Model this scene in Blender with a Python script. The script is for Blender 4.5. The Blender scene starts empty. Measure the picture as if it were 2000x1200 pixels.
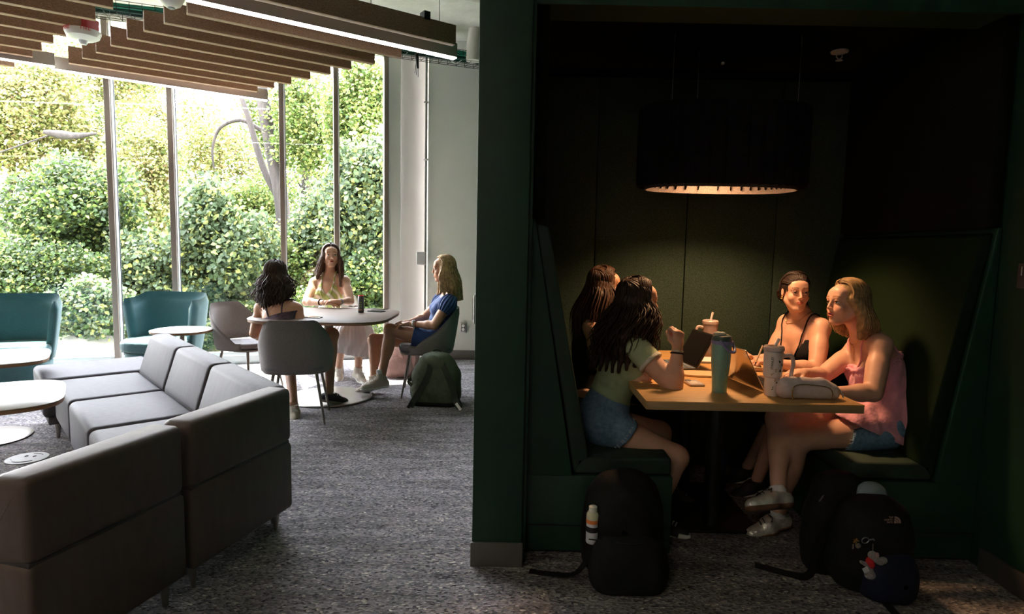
import bpy, bmesh, math, random
import numpy as np
from math import sin, cos, pi, radians, tan, sqrt
from mathutils import Vector, Matrix, Euler

sc = bpy.context.scene
C = sc.collection
random.seed(7)
rng = np.random.default_rng(7)

# ------------------------------------------------------------------ camera
F_PX, CAM_H, PITCH, ROLL = 1200.0, 1.35, radians(5.5), radians(1.15)
cam = bpy.data.cameras.new('camera')
cam.sensor_width = 36.0
cam.lens = 36.0 * F_PX / 2000.0
cam.clip_start = 0.05
cam.clip_end = 300
camo = bpy.data.objects.new('camera', cam)
C.objects.link(camo)
RC = Matrix.Rotation(pi/2 - PITCH, 3, 'X') @ Matrix.Rotation(ROLL, 3, 'Z')
camo.matrix_world = Matrix.Translation((0, 0, CAM_H)) @ RC.to_4x4()
sc.camera = camo

# ------------------------------------------------------------------ world, sun, exposure
sc.view_settings.view_transform = 'Standard'
sc.view_settings.look = 'None'
sc.view_settings.gamma = 1
sc.view_settings.use_curve_mapping = False
sc.view_settings.exposure = 1.3
w = bpy.data.worlds.new('sky')
sc.world = w
w.use_nodes = True
wn = w.node_tree.nodes
wl = w.node_tree.links
bg = wn['Background']
tc = wn.new('ShaderNodeTexCoord'); sp = wn.new('ShaderNodeSeparateXYZ')
cr = wn.new('ShaderNodeValToRGB')
cr.color_ramp.elements[0].position = 0.0; cr.color_ramp.elements[0].color = (1.0, 0.94, 0.97, 1)
cr.color_ramp.elements[1].position = 0.8; cr.color_ramp.elements[1].color = (0.84, 0.85, 1.0, 1)
wl.new(tc.outputs['Generated'], sp.inputs[0]); wl.new(sp.outputs[2], cr.inputs[0]); wl.new(cr.outputs[0], bg.inputs['Color'])
bg.inputs['Strength'].default_value = 16.0
FILL_W = 6.5      # unseen lamps added behind the viewer as warm fill
sd = bpy.data.lights.new('sun', 'SUN')
sd.energy = 17.0
sd.angle = radians(0.6)
sd.color = (1.0, 0.93, 0.82)
so = bpy.data.objects.new('sun', sd)
C.objects.link(so)
SUN_DIR = Vector((0.42, -0.91, 0)).normalized() * cos(radians(64)) + Vector((0, 0, -sin(radians(64))))
so.rotation_euler = SUN_DIR.to_track_quat('-Z', 'Y').to_euler()
so.location = (-3, 12, 20)
sc.cycles.max_bounces = 10
sc.cycles.diffuse_bounces = 6
sc.cycles.transparent_max_bounces = 16
sc.cycles.caustics_reflective = False
sc.cycles.caustics_refractive = False
sc.cycles.sample_clamp_indirect = 6

# ------------------------------------------------------------------ measuring helpers: pixel of the photograph -> point of the room
def ray(px, py):
    return RC @ Vector(((px-1000)/F_PX, (600-py)/F_PX, -1.0))
def at(px, py, Y):
    d = ray(px, py)
    return Vector((0, 0, CAM_H)) + d*(Y/d.y)
def az(px, py, z):
    d = ray(px, py)
    return Vector((0, 0, CAM_H)) + d*((z-CAM_H)/d.z)

# ------------------------------------------------------------------ object helpers
def setp(o, label=None, cat=None, group=None, kind=None):
    if label: o['label'] = label
    if cat: o['category'] = cat
    if group: o['group'] = group
    if kind: o['kind'] = kind
    return o
def thing(name, label, cat, loc=(0, 0, 0), rz=0, group=None):
    o = bpy.data.objects.new(name, None)
    C.objects.link(o)
    o.empty_display_size = 0.1
    o.location = loc
    o.rotation_euler = (0, 0, rz)
    return setp(o, label, cat, group)
def link(name, me, mat=None, parent=None, loc=None, rot=None):
    o = bpy.data.objects.new(name, me)
    C.objects.link(o)
    if mat is not None and not me.materials: me.materials.append(mat)
    if parent is not None: o.parent = parent
    if loc is not None: o.location = loc
    if rot is not None: o.rotation_euler = rot
    return o
def from_np(name, V, Fq, mat=None, parent=None, smooth=True, origin=None, tri=False):
    V = np.asarray(V, dtype=np.float32)
    Fq = np.asarray(Fq, dtype=np.int32)
    if origin is not None: V = V - np.array(origin, dtype=np.float32)
    me = bpy.data.meshes.new(name)
    n = Fq.shape[1]
    me.vertices.add(len(V)); me.vertices.foreach_set('co', V.ravel())
    me.loops.add(Fq.size); me.loops.foreach_set('vertex_index', Fq.ravel())
    me.polygons.add(len(Fq))
    me.polygons.foreach_set('loop_start', np.arange(0, Fq.size, n, dtype=np.int32))
    me.polygons.foreach_set('loop_total', np.full(len(Fq), n, dtype=np.int32))
    me.polygons.foreach_set('use_smooth', np.full(len(Fq), smooth))
    me.update(calc_edges=True)
    o = link(name, me, mat, parent)
    return o
def bm_obj(name, bm, mat=None, parent=None, smooth=False, loc=None, rot=None):
    me = bpy.data.meshes.new(name)
    bm.normal_update()
    bm.to_mesh(me); bm.free()
    if smooth: 
        for p in me.polygons: p.use_smooth = True
    return link(name, me, mat, parent, loc, rot)
def autosmooth(o, ang=40):
    me = o.data
    a = radians(ang)
    bm = bmesh.new(); bm.from_mesh(me)
    for f in bm.faces: f.smooth = True
    for e in bm.edges:
        if len(e.link_faces) == 2 and e.calc_face_angle(0) > a: e.smooth = False
    bm.to_mesh(me); bm.free()
    return o
def add_box(bm, c, s, M=None, bevel=0, seg=2):
    r = bmesh.ops.create_cube(bm, size=1)
    vs = r['verts']
    for v in vs: v.co = Vector((v.co.x*s[0], v.co.y*s[1], v.co.z*s[2]))
    if bevel:
        es = list({e for v in vs for e in v.link_edges})
        rr = bmesh.ops.bevel(bm, geom=es, offset=bevel, segments=seg, affect='EDGES', profile=0.5)
        vs = list({v for f in rr['faces'] for v in f.verts} | {v for v in vs if v.is_valid})
    for v in vs:
        if M is not None: v.co = M @ v.co
        v.co += Vector(c)
    return vs
def box(name, c, s, mat, parent=None, bevel=0, seg=2, M=None, loc=None):
    bm = bmesh.new()
    add_box(bm, c, s, M, bevel, seg)
    o = bm_obj(name, bm, mat, parent, loc=loc)
    if bevel: autosmooth(o)
    return o
def prism_bm(pts, z0, z1, bevel=0, seg=3, bm=None):
    bm = bm or bmesh.new()
    lo = [bm.verts.new((p[0], p[1], z0)) for p in pts]
    hi = [bm.verts.new((p[0], p[1], z1)) for p in pts]
    n = len(pts)
    bm.faces.new(lo[::-1]); bm.faces.new(hi)
    for i in range(n): bm.faces.new((lo[i], lo[(i+1) % n], hi[(i+1) % n], hi[i]))
    bmesh.ops.recalc_face_normals(bm, faces=bm.faces)
    if bevel: bmesh.ops.bevel(bm, geom=list(bm.edges), offset=bevel, segments=seg, affect='EDGES', profile=0.5)
    return bm
def prism(name, pts, z0, z1, mat, parent=None, bevel=0, seg=3, loc=None):
    o = bm_obj(name, prism_bm(pts, z0, z1, bevel, seg), mat, parent, loc=loc)
    if bevel: autosmooth(o, 50)
    return o
def rot_pts(pts, a, c=(0, 0)):
    return [(c[0]+x*cos(a)-y*sin(a), c[1]+x*sin(a)+y*cos(a)) for x, y in pts]
def superell(a, b, n=4, m=48):
    out = []
    for i in range(m):
        t = 2*pi*i/m
        ct, st = cos(t), sin(t)
        out.append((a*math.copysign(abs(ct)**(2/n), ct), b*math.copysign(abs(st)**(2/n), st)))
    return out
def lathe(name, prof, mat, parent=None, n=32, loc=(0, 0, 0), cap=True, sx=1, sy=1):
    V, F = [], []
    for r, z in prof:
        for i in range(n):
            t = 2*pi*i/n
            V.append((r*cos(t)*sx, r*sin(t)*sy, z))
    for k in range(len(prof)-1):
        for i in range(n):
            j = (i+1) % n
            F.append((k*n+i, k*n+j, (k+1)*n+j, (k+1)*n+i))
    me = bpy.data.meshes.new(name)
    if cap:
        F.append(tuple(range(n))[::-1]); F.append(tuple((len(prof)-1)*n+i for i in range(n)))
    me.from_pydata(V, [], F)
    o = link(name, me, mat, parent, loc)
    return autosmooth(o, 35)
def frames(P):
    P = [Vector(p) for p in P]
    T = []
    for i in range(len(P)):
        a = P[max(0, i-1)]; b = P[min(len(P)-1, i+1)]
        T.append((b-a).normalized())
    up = Vector((0, 0, 1)) if abs(T[0].z) < 0.9 else Vector((1, 0, 0))
    N = [(up - T[0]*up.dot(T[0])).normalized()]
    for i in range(1, len(P)):
        n = N[-1] - T[i]*N[-1].dot(T[i])
        N.append(n.normalized())
    return P, T, N
def tube_vf(P, R, n=8, cap=True):
    P, T, N = frames(P)
    if not hasattr(R, '__len__'): R = [R]*len(P)
    V, F = [], []
    for p, t, nn, r in zip(P, T, N, R):
        b = t.cross(nn)
        for i in range(n):
            a = 2*pi*i/n
            V.append(p + (nn*cos(a) + b*sin(a))*r)
    m = len(P)
    for k in range(m-1):
        for i in range(n):
            j = (i+1) % n
            F.append((k*n+i, k*n+j, (k+1)*n+j, (k+1)*n+i))
    if cap:
        F.append(tuple(range(n))[::-1]); F.append(tuple((m-1)*n+i for i in range(n)))
    return V, F
def tubes(name, paths, mat, parent=None, n=8, smooth=True):
    V, F = [], []
    for P, R in paths:
        v, f = tube_vf(P, R, n)
        o = len(V)
        V += v; F += [tuple(i+o for i in q) for q in f]
    me = bpy.data.meshes.new(name)
    me.from_pydata(V, [], F)
    o = link(name, me, mat, parent)
    autosmooth(o, 60) if smooth else None
    return o
def tube(name, P, R, mat, parent=None, n=8):
    return tubes(name, [(P, R)], mat, parent, n)
def spline(P, m=6):
    P = [np.array(p, float) for p in P]
    P = [2*P[0]-P[1]] + P + [2*P[-1]-P[-2]]
    out = []
    for i in range(1, len(P)-2):
        for k in range(m):
            t = k/m
            out.append(Vector(0.5*((2*P[i]) + (-P[i-1]+P[i+1])*t + (2*P[i-1]-5*P[i]+4*P[i+1]-P[i+2])*t*t + (-P[i-1]+3*P[i]-3*P[i+1]+P[i+2])*t**3)))
    out.append(Vector(P[-2]))
    return out
def text_obj(name, s, size, mat, parent=None, M=None, ext=0.0005, align='CENTER'):
    cu = bpy.data.curves.new(name, 'FONT')
    cu.body = s; cu.size = size; cu.extrude = ext; cu.align_x = align; cu.align_y = 'CENTER'
    t = bpy.data.objects.new('tmp', cu); C.objects.link(t)
    bpy.context.view_layer.update()
    me = bpy.data.meshes.new_from_object(t.evaluated_get(bpy.context.evaluated_depsgraph_get()))
    bpy.data.objects.remove(t); bpy.data.curves.remove(cu)
    me.name = name
    if M is not None: me.transform(M)
    me.materials.clear()
    return link(name, me, mat, parent)
def copy_tree(o, parent=None):
    c = o.copy(); C.objects.link(c)
    if parent is not None: c.parent = parent
    for ch in list(o.children): copy_tree(ch, c)
    return c

# ------------------------------------------------------------------ materials
MATS = {}
def mat(name, col, rough=0.6, metal=0.0, var=0.0, vscale=20.0, bump=0.0, bscale=200.0, spec=0.5, stretch=None, sheen=0.0, emit=None, alpha=None, trans=0.0, attr=None, coat=0.0, col2=None):
    if name in MATS: return MATS[name]
    m = bpy.data.materials.new(name); m.use_nodes = True
    nt = m.node_tree; N = nt.nodes; L = nt.links
    b = N['Principled BSDF']
    b.inputs['Base Color'].default_value = (*col, 1)
    b.inputs['Roughness'].default_value = rough
    b.inputs['Metallic'].default_value = metal
    b.inputs['Specular IOR Level'].default_value = spec
    if sheen: b.inputs['Sheen Weight'].default_value = sheen
    if coat: b.inputs['Coat Weight'].default_value = coat
    if trans: b.inputs['Transmission Weight'].default_value = trans
    if emit:
        b.inputs['Emission Color'].default_value = (*emit[0], 1); b.inputs['Emission Strength'].default_value = emit[1]
    if var or bump or attr:
        t = N.new('ShaderNodeTexCoord'); mp = N.new('ShaderNodeMapping')
        L.new(t.outputs['Object'], mp.inputs[0])
        if stretch: mp.inputs['Scale'].default_value = stretch
    src = None
    if var:
        nz = N.new('ShaderNodeTexNoise'); nz.inputs['Scale'].default_value = vscale; nz.inputs['Detail'].default_value = 4
        L.new(mp.outputs[0], nz.inputs['Vector'])
        mx = N.new('ShaderNodeMix'); mx.data_type = 'RGBA'
        c2 = col2 or tuple(max(0, c*(1-var)) for c in col)
        c1 = tuple(min(1, c*(1+var)) for c in col) if not col2 else col
        mx.inputs[6].default_value = (*c1, 1); mx.inputs[7].default_value = (*c2, 1)
        rp = N.new('ShaderNodeMapRange'); rp.inputs[1].default_value = 0.3; rp.inputs[2].default_value = 0.7
        L.new(nz.outputs[0], rp.inputs[0]); L.new(rp.outputs[0], mx.inputs[0])
        src = mx.outputs[2]
    if attr:
        at_ = N.new('ShaderNodeAttribute'); at_.attribute_name = attr
        if src is None: src = at_.outputs['Color']
        else:
            m2 = N.new('ShaderNodeMix'); m2.data_type = 'RGBA'; m2.blend_type = 'MULTIPLY'; m2.inputs[0].default_value = 1
            L.new(src, m2.inputs[6]); L.new(at_.outputs['Color'], m2.inputs[7]); src = m2.outputs[2]
    if src is not None: L.new(src, b.inputs['Base Color'])
    if bump:
        nb = N.new('ShaderNodeTexNoise'); nb.inputs['Scale'].default_value = bscale; nb.inputs['Detail'].default_value = 3
        L.new(mp.outputs[0], nb.inputs['Vector'])
        bp = N.new('ShaderNodeBump'); bp.inputs['Strength'].default_value = bump; bp.inputs['Distance'].default_value = 0.01
        L.new(nb.outputs[0], bp.inputs['Height']); L.new(bp.outputs[0], b.inputs['Normal'])
    MATS[name] = m
    return m
def srgb(r, g, b):
    f = lambda c: (c/255/12.92) if c/255 <= 0.04045 else ((c/255+0.055)/1.055)**2.4
    return (f(r), f(g), f(b))

M_green = mat('green_paint', (0.007, 0.038, 0.018), 0.55, var=0.08, vscale=6, bump=0.05, bscale=90)
M_green_base = mat('green_panel', (0.008, 0.040, 0.020), 0.5, var=0.06, vscale=5)
M_blackfelt = mat('black_felt', (0.006, 0.007, 0.006), 0.95, bump=0.3, bscale=300, spec=0.1)
M_felt = mat('green_felt', (0.036, 0.060, 0.046), 0.95, var=0.45, vscale=180, bump=0.5, bscale=260, spec=0.1)
M_wall = mat('painted_wall', (0.72, 0.74, 0.70), 0.8, var=0.03, vscale=3, bump=0.03, bscale=120)
M_wallwarm = mat('shade_toned_wall', (0.56, 0.54, 0.51), 0.8, var=0.03, vscale=3)  # wall colour toned down, with the corner's weaker window light painted in
M_ceil = mat('sprayed_ceiling', (0.76, 0.75, 0.71), 0.95, var=0.1, vscale=4, bump=1.0, bscale=7)
M_base = mat('grey_rubber_base', (0.11, 0.105, 0.10), 0.6)
M_base_dark = mat('dark_rubber_base', (0.06, 0.055, 0.05), 0.6)
M_mull = mat('bronze_mullion', (0.21, 0.17, 0.145), 0.5, 0.1)
M_mullw = mat('pale_mullion_side', (0.62, 0.66, 0.68), 0.4, 0.2)
M_rubber = mat('black_gasket', (0.02, 0.025, 0.04), 0.5)
M_wood = mat('slat_wood', (0.30, 0.17, 0.105), 0.55, var=0.28, vscale=9, stretch=(1, 14, 14))
M_black = mat('black_metal', (0.012, 0.012, 0.013), 0.45, 0.2)
M_steel = mat('brushed_steel', (0.55, 0.54, 0.53), 0.32, 0.9)
M_alu = mat('satin_leg_metal', (0.30, 0.27, 0.24), 0.35, 0.8)
M_white = mat('white_plastic', (0.78, 0.78, 0.76), 0.45)
M_red = mat('red_plastic', (0.35, 0.01, 0.02), 0.45)
M_redink = mat('red_ink', (0.6, 0.03, 0.04), 0.5)

def carpet():
    m = bpy.data.materials.new('carpet'); m.use_nodes = True
    nt = m.node_tree; N = nt.nodes; L = nt.links
    b = N['Principled BSDF']; b.inputs['Roughness'].default_value = 0.95; b.inputs['Specular IOR Level'].default_value = 0.15
    t = N.new('ShaderNodeTexCoord'); mp = N.new('ShaderNodeMapping')
    mp.inputs['Rotation'].default_value = (0, 0, radians(-28)); mp.inputs['Scale'].default_value = (1, 1.8, 1)
    L.new(t.outputs['Object'], mp.inputs[0])
    v = N.new('ShaderNodeTexVoronoi'); v.inputs['Scale'].default_value = 75
    L.new(mp.outputs[0], v.inputs['Vector'])
    r = N.new('ShaderNodeValToRGB'); e = r.color_ramp.elements
    cols = [(0.0, (0.022, 0.023, 0.027)), (0.22, (0.11, 0.105, 0.115)), (0.42, (0.235, 0.215, 0.225)), (0.62, (0.30, 0.275, 0.28)), (0.75, (0.12, 0.125, 0.14)), (0.86, (0.40, 0.36, 0.32)), (0.95, (0.62, 0.58, 0.50)), (1.0, (0.25, 0.26, 0.20))]
    e[0].position, e[0].color = cols[0][0], (*cols[0][1], 1); e[1].position, e[1].color = 1.0, (*cols[-1][1], 1)
    for p, c in cols[1:-1]:
        q = e.new(p); q.color = (*c, 1)
    L.new(v.outputs['Color'], r.inputs[0])
    n2 = N.new('ShaderNodeTexNoise'); n2.inputs['Scale'].default_value = 2.2; n2.inputs['Detail'].default_value = 5
    mp2 = N.new('ShaderNodeMapping'); mp2.inputs['Rotation'].default_value = (0, 0, radians(-28)); mp2.inputs['Scale'].default_value = (1, 5, 1)
    L.new(t.outputs['Object'], mp2.inputs[0]); L.new(mp2.outputs[0], n2.inputs['Vector'])
    mr = N.new('ShaderNodeMapRange'); mr.inputs[1].default_value = 0.35; mr.inputs[2].default_value = 0.65; mr.inputs[3].default_value = 0.72; mr.inputs[4].default_value = 1.25
    L.new(n2.outputs[0], mr.inputs[0])
    mx = N.new('ShaderNodeMix'); mx.data_type = 'RGBA'; mx.blend_type = 'MULTIPLY'; mx.inputs[0].default_value = 1
    L.new(r.outputs[0], mx.inputs[6]); L.new(mr.outputs[0], mx.inputs[7]); L.new(mx.outputs[2], b.inputs['Base Color'])
    bp = N.new('ShaderNodeBump'); bp.inputs['Strength'].default_value = 0.6; bp.inputs['Distance'].default_value = 0.01
    L.new(v.outputs['Distance'], bp.inputs['Height']); L.new(bp.outputs[0], b.inputs['Normal'])
    return m
M_carpet = carpet()
def glass_pane():
    m = bpy.data.materials.new('window_glass'); m.use_nodes = True
    nt = m.node_tree; N = nt.nodes; L = nt.links
    N.remove(N['Principled BSDF'])
    tr = N.new('ShaderNodeBsdfTransparent'); tr.inputs[0].default_value = (0.93, 0.96, 0.95, 1)
    gl = N.new('ShaderNodeBsdfGlossy'); gl.inputs['Roughness'].default_value = 0.02
    fr = N.new('ShaderNodeLayerWeight'); fr.inputs[0].default_value = 0.12
    mu = N.new('ShaderNodeMath'); mu.operation = 'MULTIPLY_ADD'; mu.inputs[1].default_value = 0.5; mu.inputs[2].default_value = 0.02
    L.new(fr.outputs['Facing'], mu.inputs[0])
    mx = N.new('ShaderNodeMixShader')
    L.new(mu.outputs[0], mx.inputs[0]); L.new(tr.outputs[0], mx.inputs[1]); L.new(gl.outputs[0], mx.inputs[2]); L.new(mx.outputs[0], N['Material Output'].inputs[0])
    return m
M_glass = glass_pane()

# ------------------------------------------------------------------ the room shell
ZC = 3.7
def struct(o): o['kind'] = 'structure'; return o
FY = 2.59                                        # plane of the green booth front
WX0, WY0, WS = -1.52, 7.364, 0.363               # window wall: Y = WY0 + WS (X - WX0)
wd = Vector((1, WS, 0)).normalized(); wn_ = Vector((-wd.y, wd.x, 0))    # along the glass, and outwards
def wp(s, out=0): return Vector((WX0, WY0, 0)) - wd*s + wn_*out
WANG = math.atan2(wd.y, wd.x)
fl = prism('floor', [(-11.4, -5), (3.2, -5), (3.2, 8.6), (-0.9, 8.6), tuple(wp(-0.6, .12)[:2]), tuple(wp(10.2, .12)[:2])], -0.12, 0.0, M_carpet); struct(fl)
ce = prism('ceiling', [(-11.4, -5), (3.2, -5), (3.2, 8.6), (-0.9, 8.6), tuple(wp(-0.6, .2)[:2]), tuple(wp(10.2, .2)[:2])], ZC, ZC+0.15, M_ceil); struct(ce)
struct(box('wall_rear', (-4.4, -5.1, ZC/2), (14.4, 0.2, ZC), M_wallwarm))
struct(box('wall_left', (-11.3, -.4, ZC/2), (0.2, 9.4, ZC), M_wallwarm))
struct(box('wall_right', (2.16, -1.2, ZC/2), (0.2, 7.6, ZC), M_green))
o = box('baseboard_right', (2.05, -1.2, 0.05), (0.02, 7.5, 0.10), M_base_dark, bevel=0.004); struct(o)
# grey wall beyond the table, and its angled return beside the glass
xr, yr = -1.012, 7.30
struct(box('wall_back', ((xr-0.13)/2, yr+0.1, ZC/2), (abs(xr)-0.13, 0.2, ZC), M_wall))
struct(box('baseboard_back', ((xr-0.13)/2, yr-0.008, 0.057), (abs(xr)-0.13, 0.016, 0.115), M_base, bevel=0.004))
a = wp(-0.16); b = wp(-0.62)
struct(prism('wall_corner', [tuple(a[:2]), tuple(b[:2]), tuple((b+wn_*.15)[:2]), tuple((a+wn_*.15)[:2])], 0, ZC, M_wallwarm))  # this face gets less window light; its shade is put into the colour
a0 = wp(-0.02, -0.03)
struct(prism('trim_1', [tuple(wp(-0.03, -0.06)[:2]), tuple(wp(-0.165, -0.06)[:2]), tuple(wp(-0.165, .12)[:2]), tuple(wp(-0.03, .12)[:2])], 0, ZC, mat('white_trim', (0.72, 0.74, 0.72), 0.6), bevel=0.003))
# header over the glass
ZW = 3.55
struct(prism('wall_window_header', [tuple(wp(-.1, 0)[:2]), tuple(wp(10.2, 0)[:2]), tuple(wp(10.2, .2)[:2]), tuple(wp(-.1, .2)[:2])], ZW, ZC, M_wall))
struct(prism('trim_2', [tuple(wp(-.03, -.05)[:2]), tuple(wp(10.2, -.05)[:2]), tuple(wp(10.2, .1)[:2]), tuple(wp(-.03, .1)[:2])], 0, 0.09, M_mullw, bevel=0.004))
# windows: mullion positions measured from the photograph along the wall
def s_of(px):
    u = (px-1000)/F_PX
    Y = (WY0 - WS*WX0)/(1-WS*u)
    return (WX0 - u*Y)/wd.x
edges = [s_of(p) for p in (751, 656, 553, 343, 226)] 
for w_ in (1.17, .58, 1.17, .58, 1.17, .58): edges.append(edges[-1]+w_)
for i, s in enumerate(edges):
    f = bpy.data.objects.new('window_%d' % (i+1), None); C.objects.link(f); struct(f)
    f.location = wp(s); f.rotation_euler = (0, 0, WANG)
    box('mullion', (0.0, -0.055, ZW/2), (0.052, 0.10, ZW-0.001), M_mull, f, bevel=0.003)
    box('mullion_side', (0.032, -0.04, ZW/2), (0.012, 0.085, ZW-0.1), M_mullw, f)
    box('gasket', (0.041, 0.004, ZW/2), (0.006, 0.02, ZW-0.1), M_rubber, f)
    if i+1 < len(edges):
        wdt = edges[i+1]-s
        box('glass_pane', (-wdt/2, 0.01, ZW/2+0.045), (wdt-0.03, 0.006, ZW-0.1), M_glass, f)
        box('bottom_rail', (-wdt/2, -0.02, 0.11), (wdt-0.05, 0.06, 0.05), M_mullw, f, bevel=0.003)
sl = edges[-1]
struct(prism('wall_window_end', [tuple(wp(sl, 0)[:2]), tuple(wp(10.2, 0)[:2]), tuple(wp(10.2, .2)[:2]), tuple(wp(sl, .2)[:2])], 0, ZC, M_wall))

# ------------------------------------------------------------------ green booth shell
OX0, OX1, OZ = 0.075, 2.04, 2.335                # opening
BY = 3.80                                        # back wall of the booth
struct(box('wall_booth_left', (-0.045, (2.50+7.5)/2, ZC/2), (0.21, 5.0, ZC), M_green, bevel=0.004))   # green end wall
struct(box('baseboard_left', (-0.045, 2.497, 0.052), (0.222, 0.016, 0.105), M_base, bevel=0.003))
struct(box('trim_3', (0.068, FY-0.03, OZ/2), (0.018, 0.05, OZ), M_green, bevel=0.003))
struct(box('wall_booth_header', (1.06, FY+0.09, (OZ+ZC)/2), (1.99, 0.18, ZC-OZ), M_green))
struct(box('wall_booth_back', (1.05, BY+0.08, 1.22), (2.2, 0.12, 2.44), M_blackfelt))
struct(box('ceiling_booth', (1.05, 3.3, 2.47), (2.2, 1.2, 0.08), M_blackfelt))
struct(box('wall_booth_right', (2.10, 3.2, ZC/2), (0.08, 1.25, ZC), M_green))
FP = bpy.data.objects.new('wall_felt', None); C.objects.link(FP); struct(FP); FP.location = (0, BY, 0)
for k, (x0, x1) in enumerate([(0.03, 0.50), (0.50, 1.055), (1.055, 1.60), (1.60, 2.06)]):
    box('felt_panel', ((x0+x1)/2, -0.0, 1.19), (x1-x0-0.006, 0.035, 2.37), M_felt, FP, bevel=0.004)
# upper side panels (dark felt blocks above the seat backs)
for x, nm in ((0.105, 'left'), (2.02, 'right')):
    struct(box('trim_%d' % (4 if nm == 'left' else 5), (x, (FY+0.02+BY-.02)/2, (1.475+2.43)/2), (0.055, BY-FY-0.04, 2.43-1.475), M_blackfelt, bevel=0.006))

# ceiling of wood slats: two staggered groups
SL_A = radians(35)
sdv = Vector((cos(SL_A), sin(SL_A), 0))
def slat_group(nm, label, starts, L0, z=2.9, hts=0.145, wds=0.055):
    t = thing(nm, label, 'ceiling slats', (starts[0][0], starts[0][1], z))
    for (x, y, L) in starts:
        M = Matrix.Rotation(SL_A, 3, 'Z')
        box('slat', (x-starts[0][0]-sdv.x*L/2, y-starts[0][1]-sdv.y*L/2, hts/2), (L, wds, hts), M_wood, t, bevel=0.003, M=M)
    return t
ends = [(-0.488, 4.925), (-0.76, 5.104), (-0.969, 5.279), (-1.233, 5.468), (-1.48, 5.64), (-1.716, 5.817), (-1.96, 6.0), (-2.208, 6.191), (-2.44, 6.36), (-2.678, 6.526)]
sg = slat_group('slat_ceiling', 'stepped bank of wood slats hanging between window and green wall', [(x, y, 1.58 if i > 0 else 1.75) for i, (x, y) in enumerate(ends)], 1.58)
ends2 = [(-2.45, 4.08), (-2.725, 4.305), (-2.998, 4.535), (-3.216, 4.701), (-3.463, 4.891), (-3.696, 5.071), (-3.948, 5.279), (-4.165, 5.459), (-4.572, 5.772)]
sg2 = slat_group('slat_ceiling', 'stepped bank of wood slats cut by the left picture edge', [(x, y, 1.9) for x, y in ends2], 1.9)
M_led = mat('led_diffuser', (1, 1, 1), 0.5, emit=((1.0, 0.97, 0.93), 6.0))
M_fix = mat('fixture_body', (0.42, 0.38, 0.35), 0.5)
def linlight(e, L, label, z=2.86, wd_=0.05):
    t = thing('linear_light', label, 'ceiling light', (e[0], e[1], z), SL_A)
    box('housing', (-L/2, 0, 0.06), (L, wd_, 0.11), M_fix, t, bevel=0.002)
    box('diffuser', (-L/2, 0, 0.001), (L-0.01, wd_-0.006, 0.01), M_led, t)
    for q in (0.15, L-0.3): tube('hanger', [(-q, 0, .11), (-q, 0, ZC-z)], 0.003, M_steel, t, 6)
    return t
linlight((-0.50, 5.16), 1.95, 'bright linear light between the first two right-hand slats', z=2.87, wd_=0.06)
linlight((-2.655, 6.735), 1.83, 'linear light along the slat bank nearest the window')
linlight((-4.08, 5.60), 2.0, 'linear light at the left slat bank nearest the window')
for q in (0.25, 1.3):
    p = Vector((ends[0][0], ends[0][1], 0)) - sdv*q
    box('slat_bracket', (p.x-sg.location.x, p.y-sg.location.y, 0.16), (0.05, 0.075, 0.06), M_black, sg, M=Matrix.Rotation(SL_A, 3, 'Z'))
for nm_g, ee in ((sg, ends), (sg2, ends2)):
    for q in (0.35, 1.3):
        p0 = Vector((ee[1][0], ee[1][1], 0)) - sdv*q; p1 = Vector((ee[-1][0], ee[-1][1], 0)) - sdv*q
        o0 = Vector((nm_g.location.x, nm_g.location.y, 0))
        tube('cross_rail', [p0-o0+Vector((0, 0, .165)), p1-o0+Vector((0, 0, .165))], 0.014, M_black, nm_g, 6)
        for k in (0.05, .5, .95):
            h = p0.lerp(p1, k)-o0
            tube('hanger_rod', [h+Vector((0, 0, .165)), h+Vector((0, 0, ZC-2.9))], 0.004, M_steel, nm_g, 6)

# cable tray with green cables
M_cable = mat('green_cable', (0.0, 0.16, 0.10), 0.5, var=0.4, vscale=3)
M_cable2 = mat('dark_green_cable', (0.0, 0.06, 0.045), 0.5)
p0 = Vector((-0.24, 7.12, 3.36)); TD = Vector((1, 0.40, 0)).normalized(); TN = Vector((-TD.y, TD.x, 0))
ct = thing('cable_tray', 'wire basket tray of green cables under the ceiling by window', 'cable tray', p0)
Lt = 5.4
cab = []
for k in range(14):
    o_ = -0.10+0.2*rng.random(); zz = 0.02+0.07*rng.random()
    cab.append(([(TN*(o_+0.01*sin(j*1.3+k)) - TD*(j*Lt/12)) + Vector((0, 0, zz+0.008*sin(j*2.1+k*3))) for j in range(13)], 0.011+0.006*rng.random()))
tubes('cable_bundle', cab[:9], M_cable, ct, 6)
tubes('cable_bundle', cab[9:], M_cable2, ct, 6)
wr = [([TN*o_+Vector((0, 0, z_)), TN*o_ - TD*Lt+Vector((0, 0, z_))], 0.003) for o_, z_ in ((-.13, 0), (-.07, 0), (0, 0), (.07, 0), (.13, 0), (-.13, .05), (.13, .05), (-.13, .1), (.13, .1))]
wr += [([TN*-.13+Vector((0, 0, .1))-TD*q, TN*-.13-TD*q, TN*.13-TD*q, TN*.13+Vector((0, 0, .1))-TD*q], 0.003) for q in np.arange(0.02, Lt, 0.1)]
tubes('wire_basket', wr, M_black, ct, 4)
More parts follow.
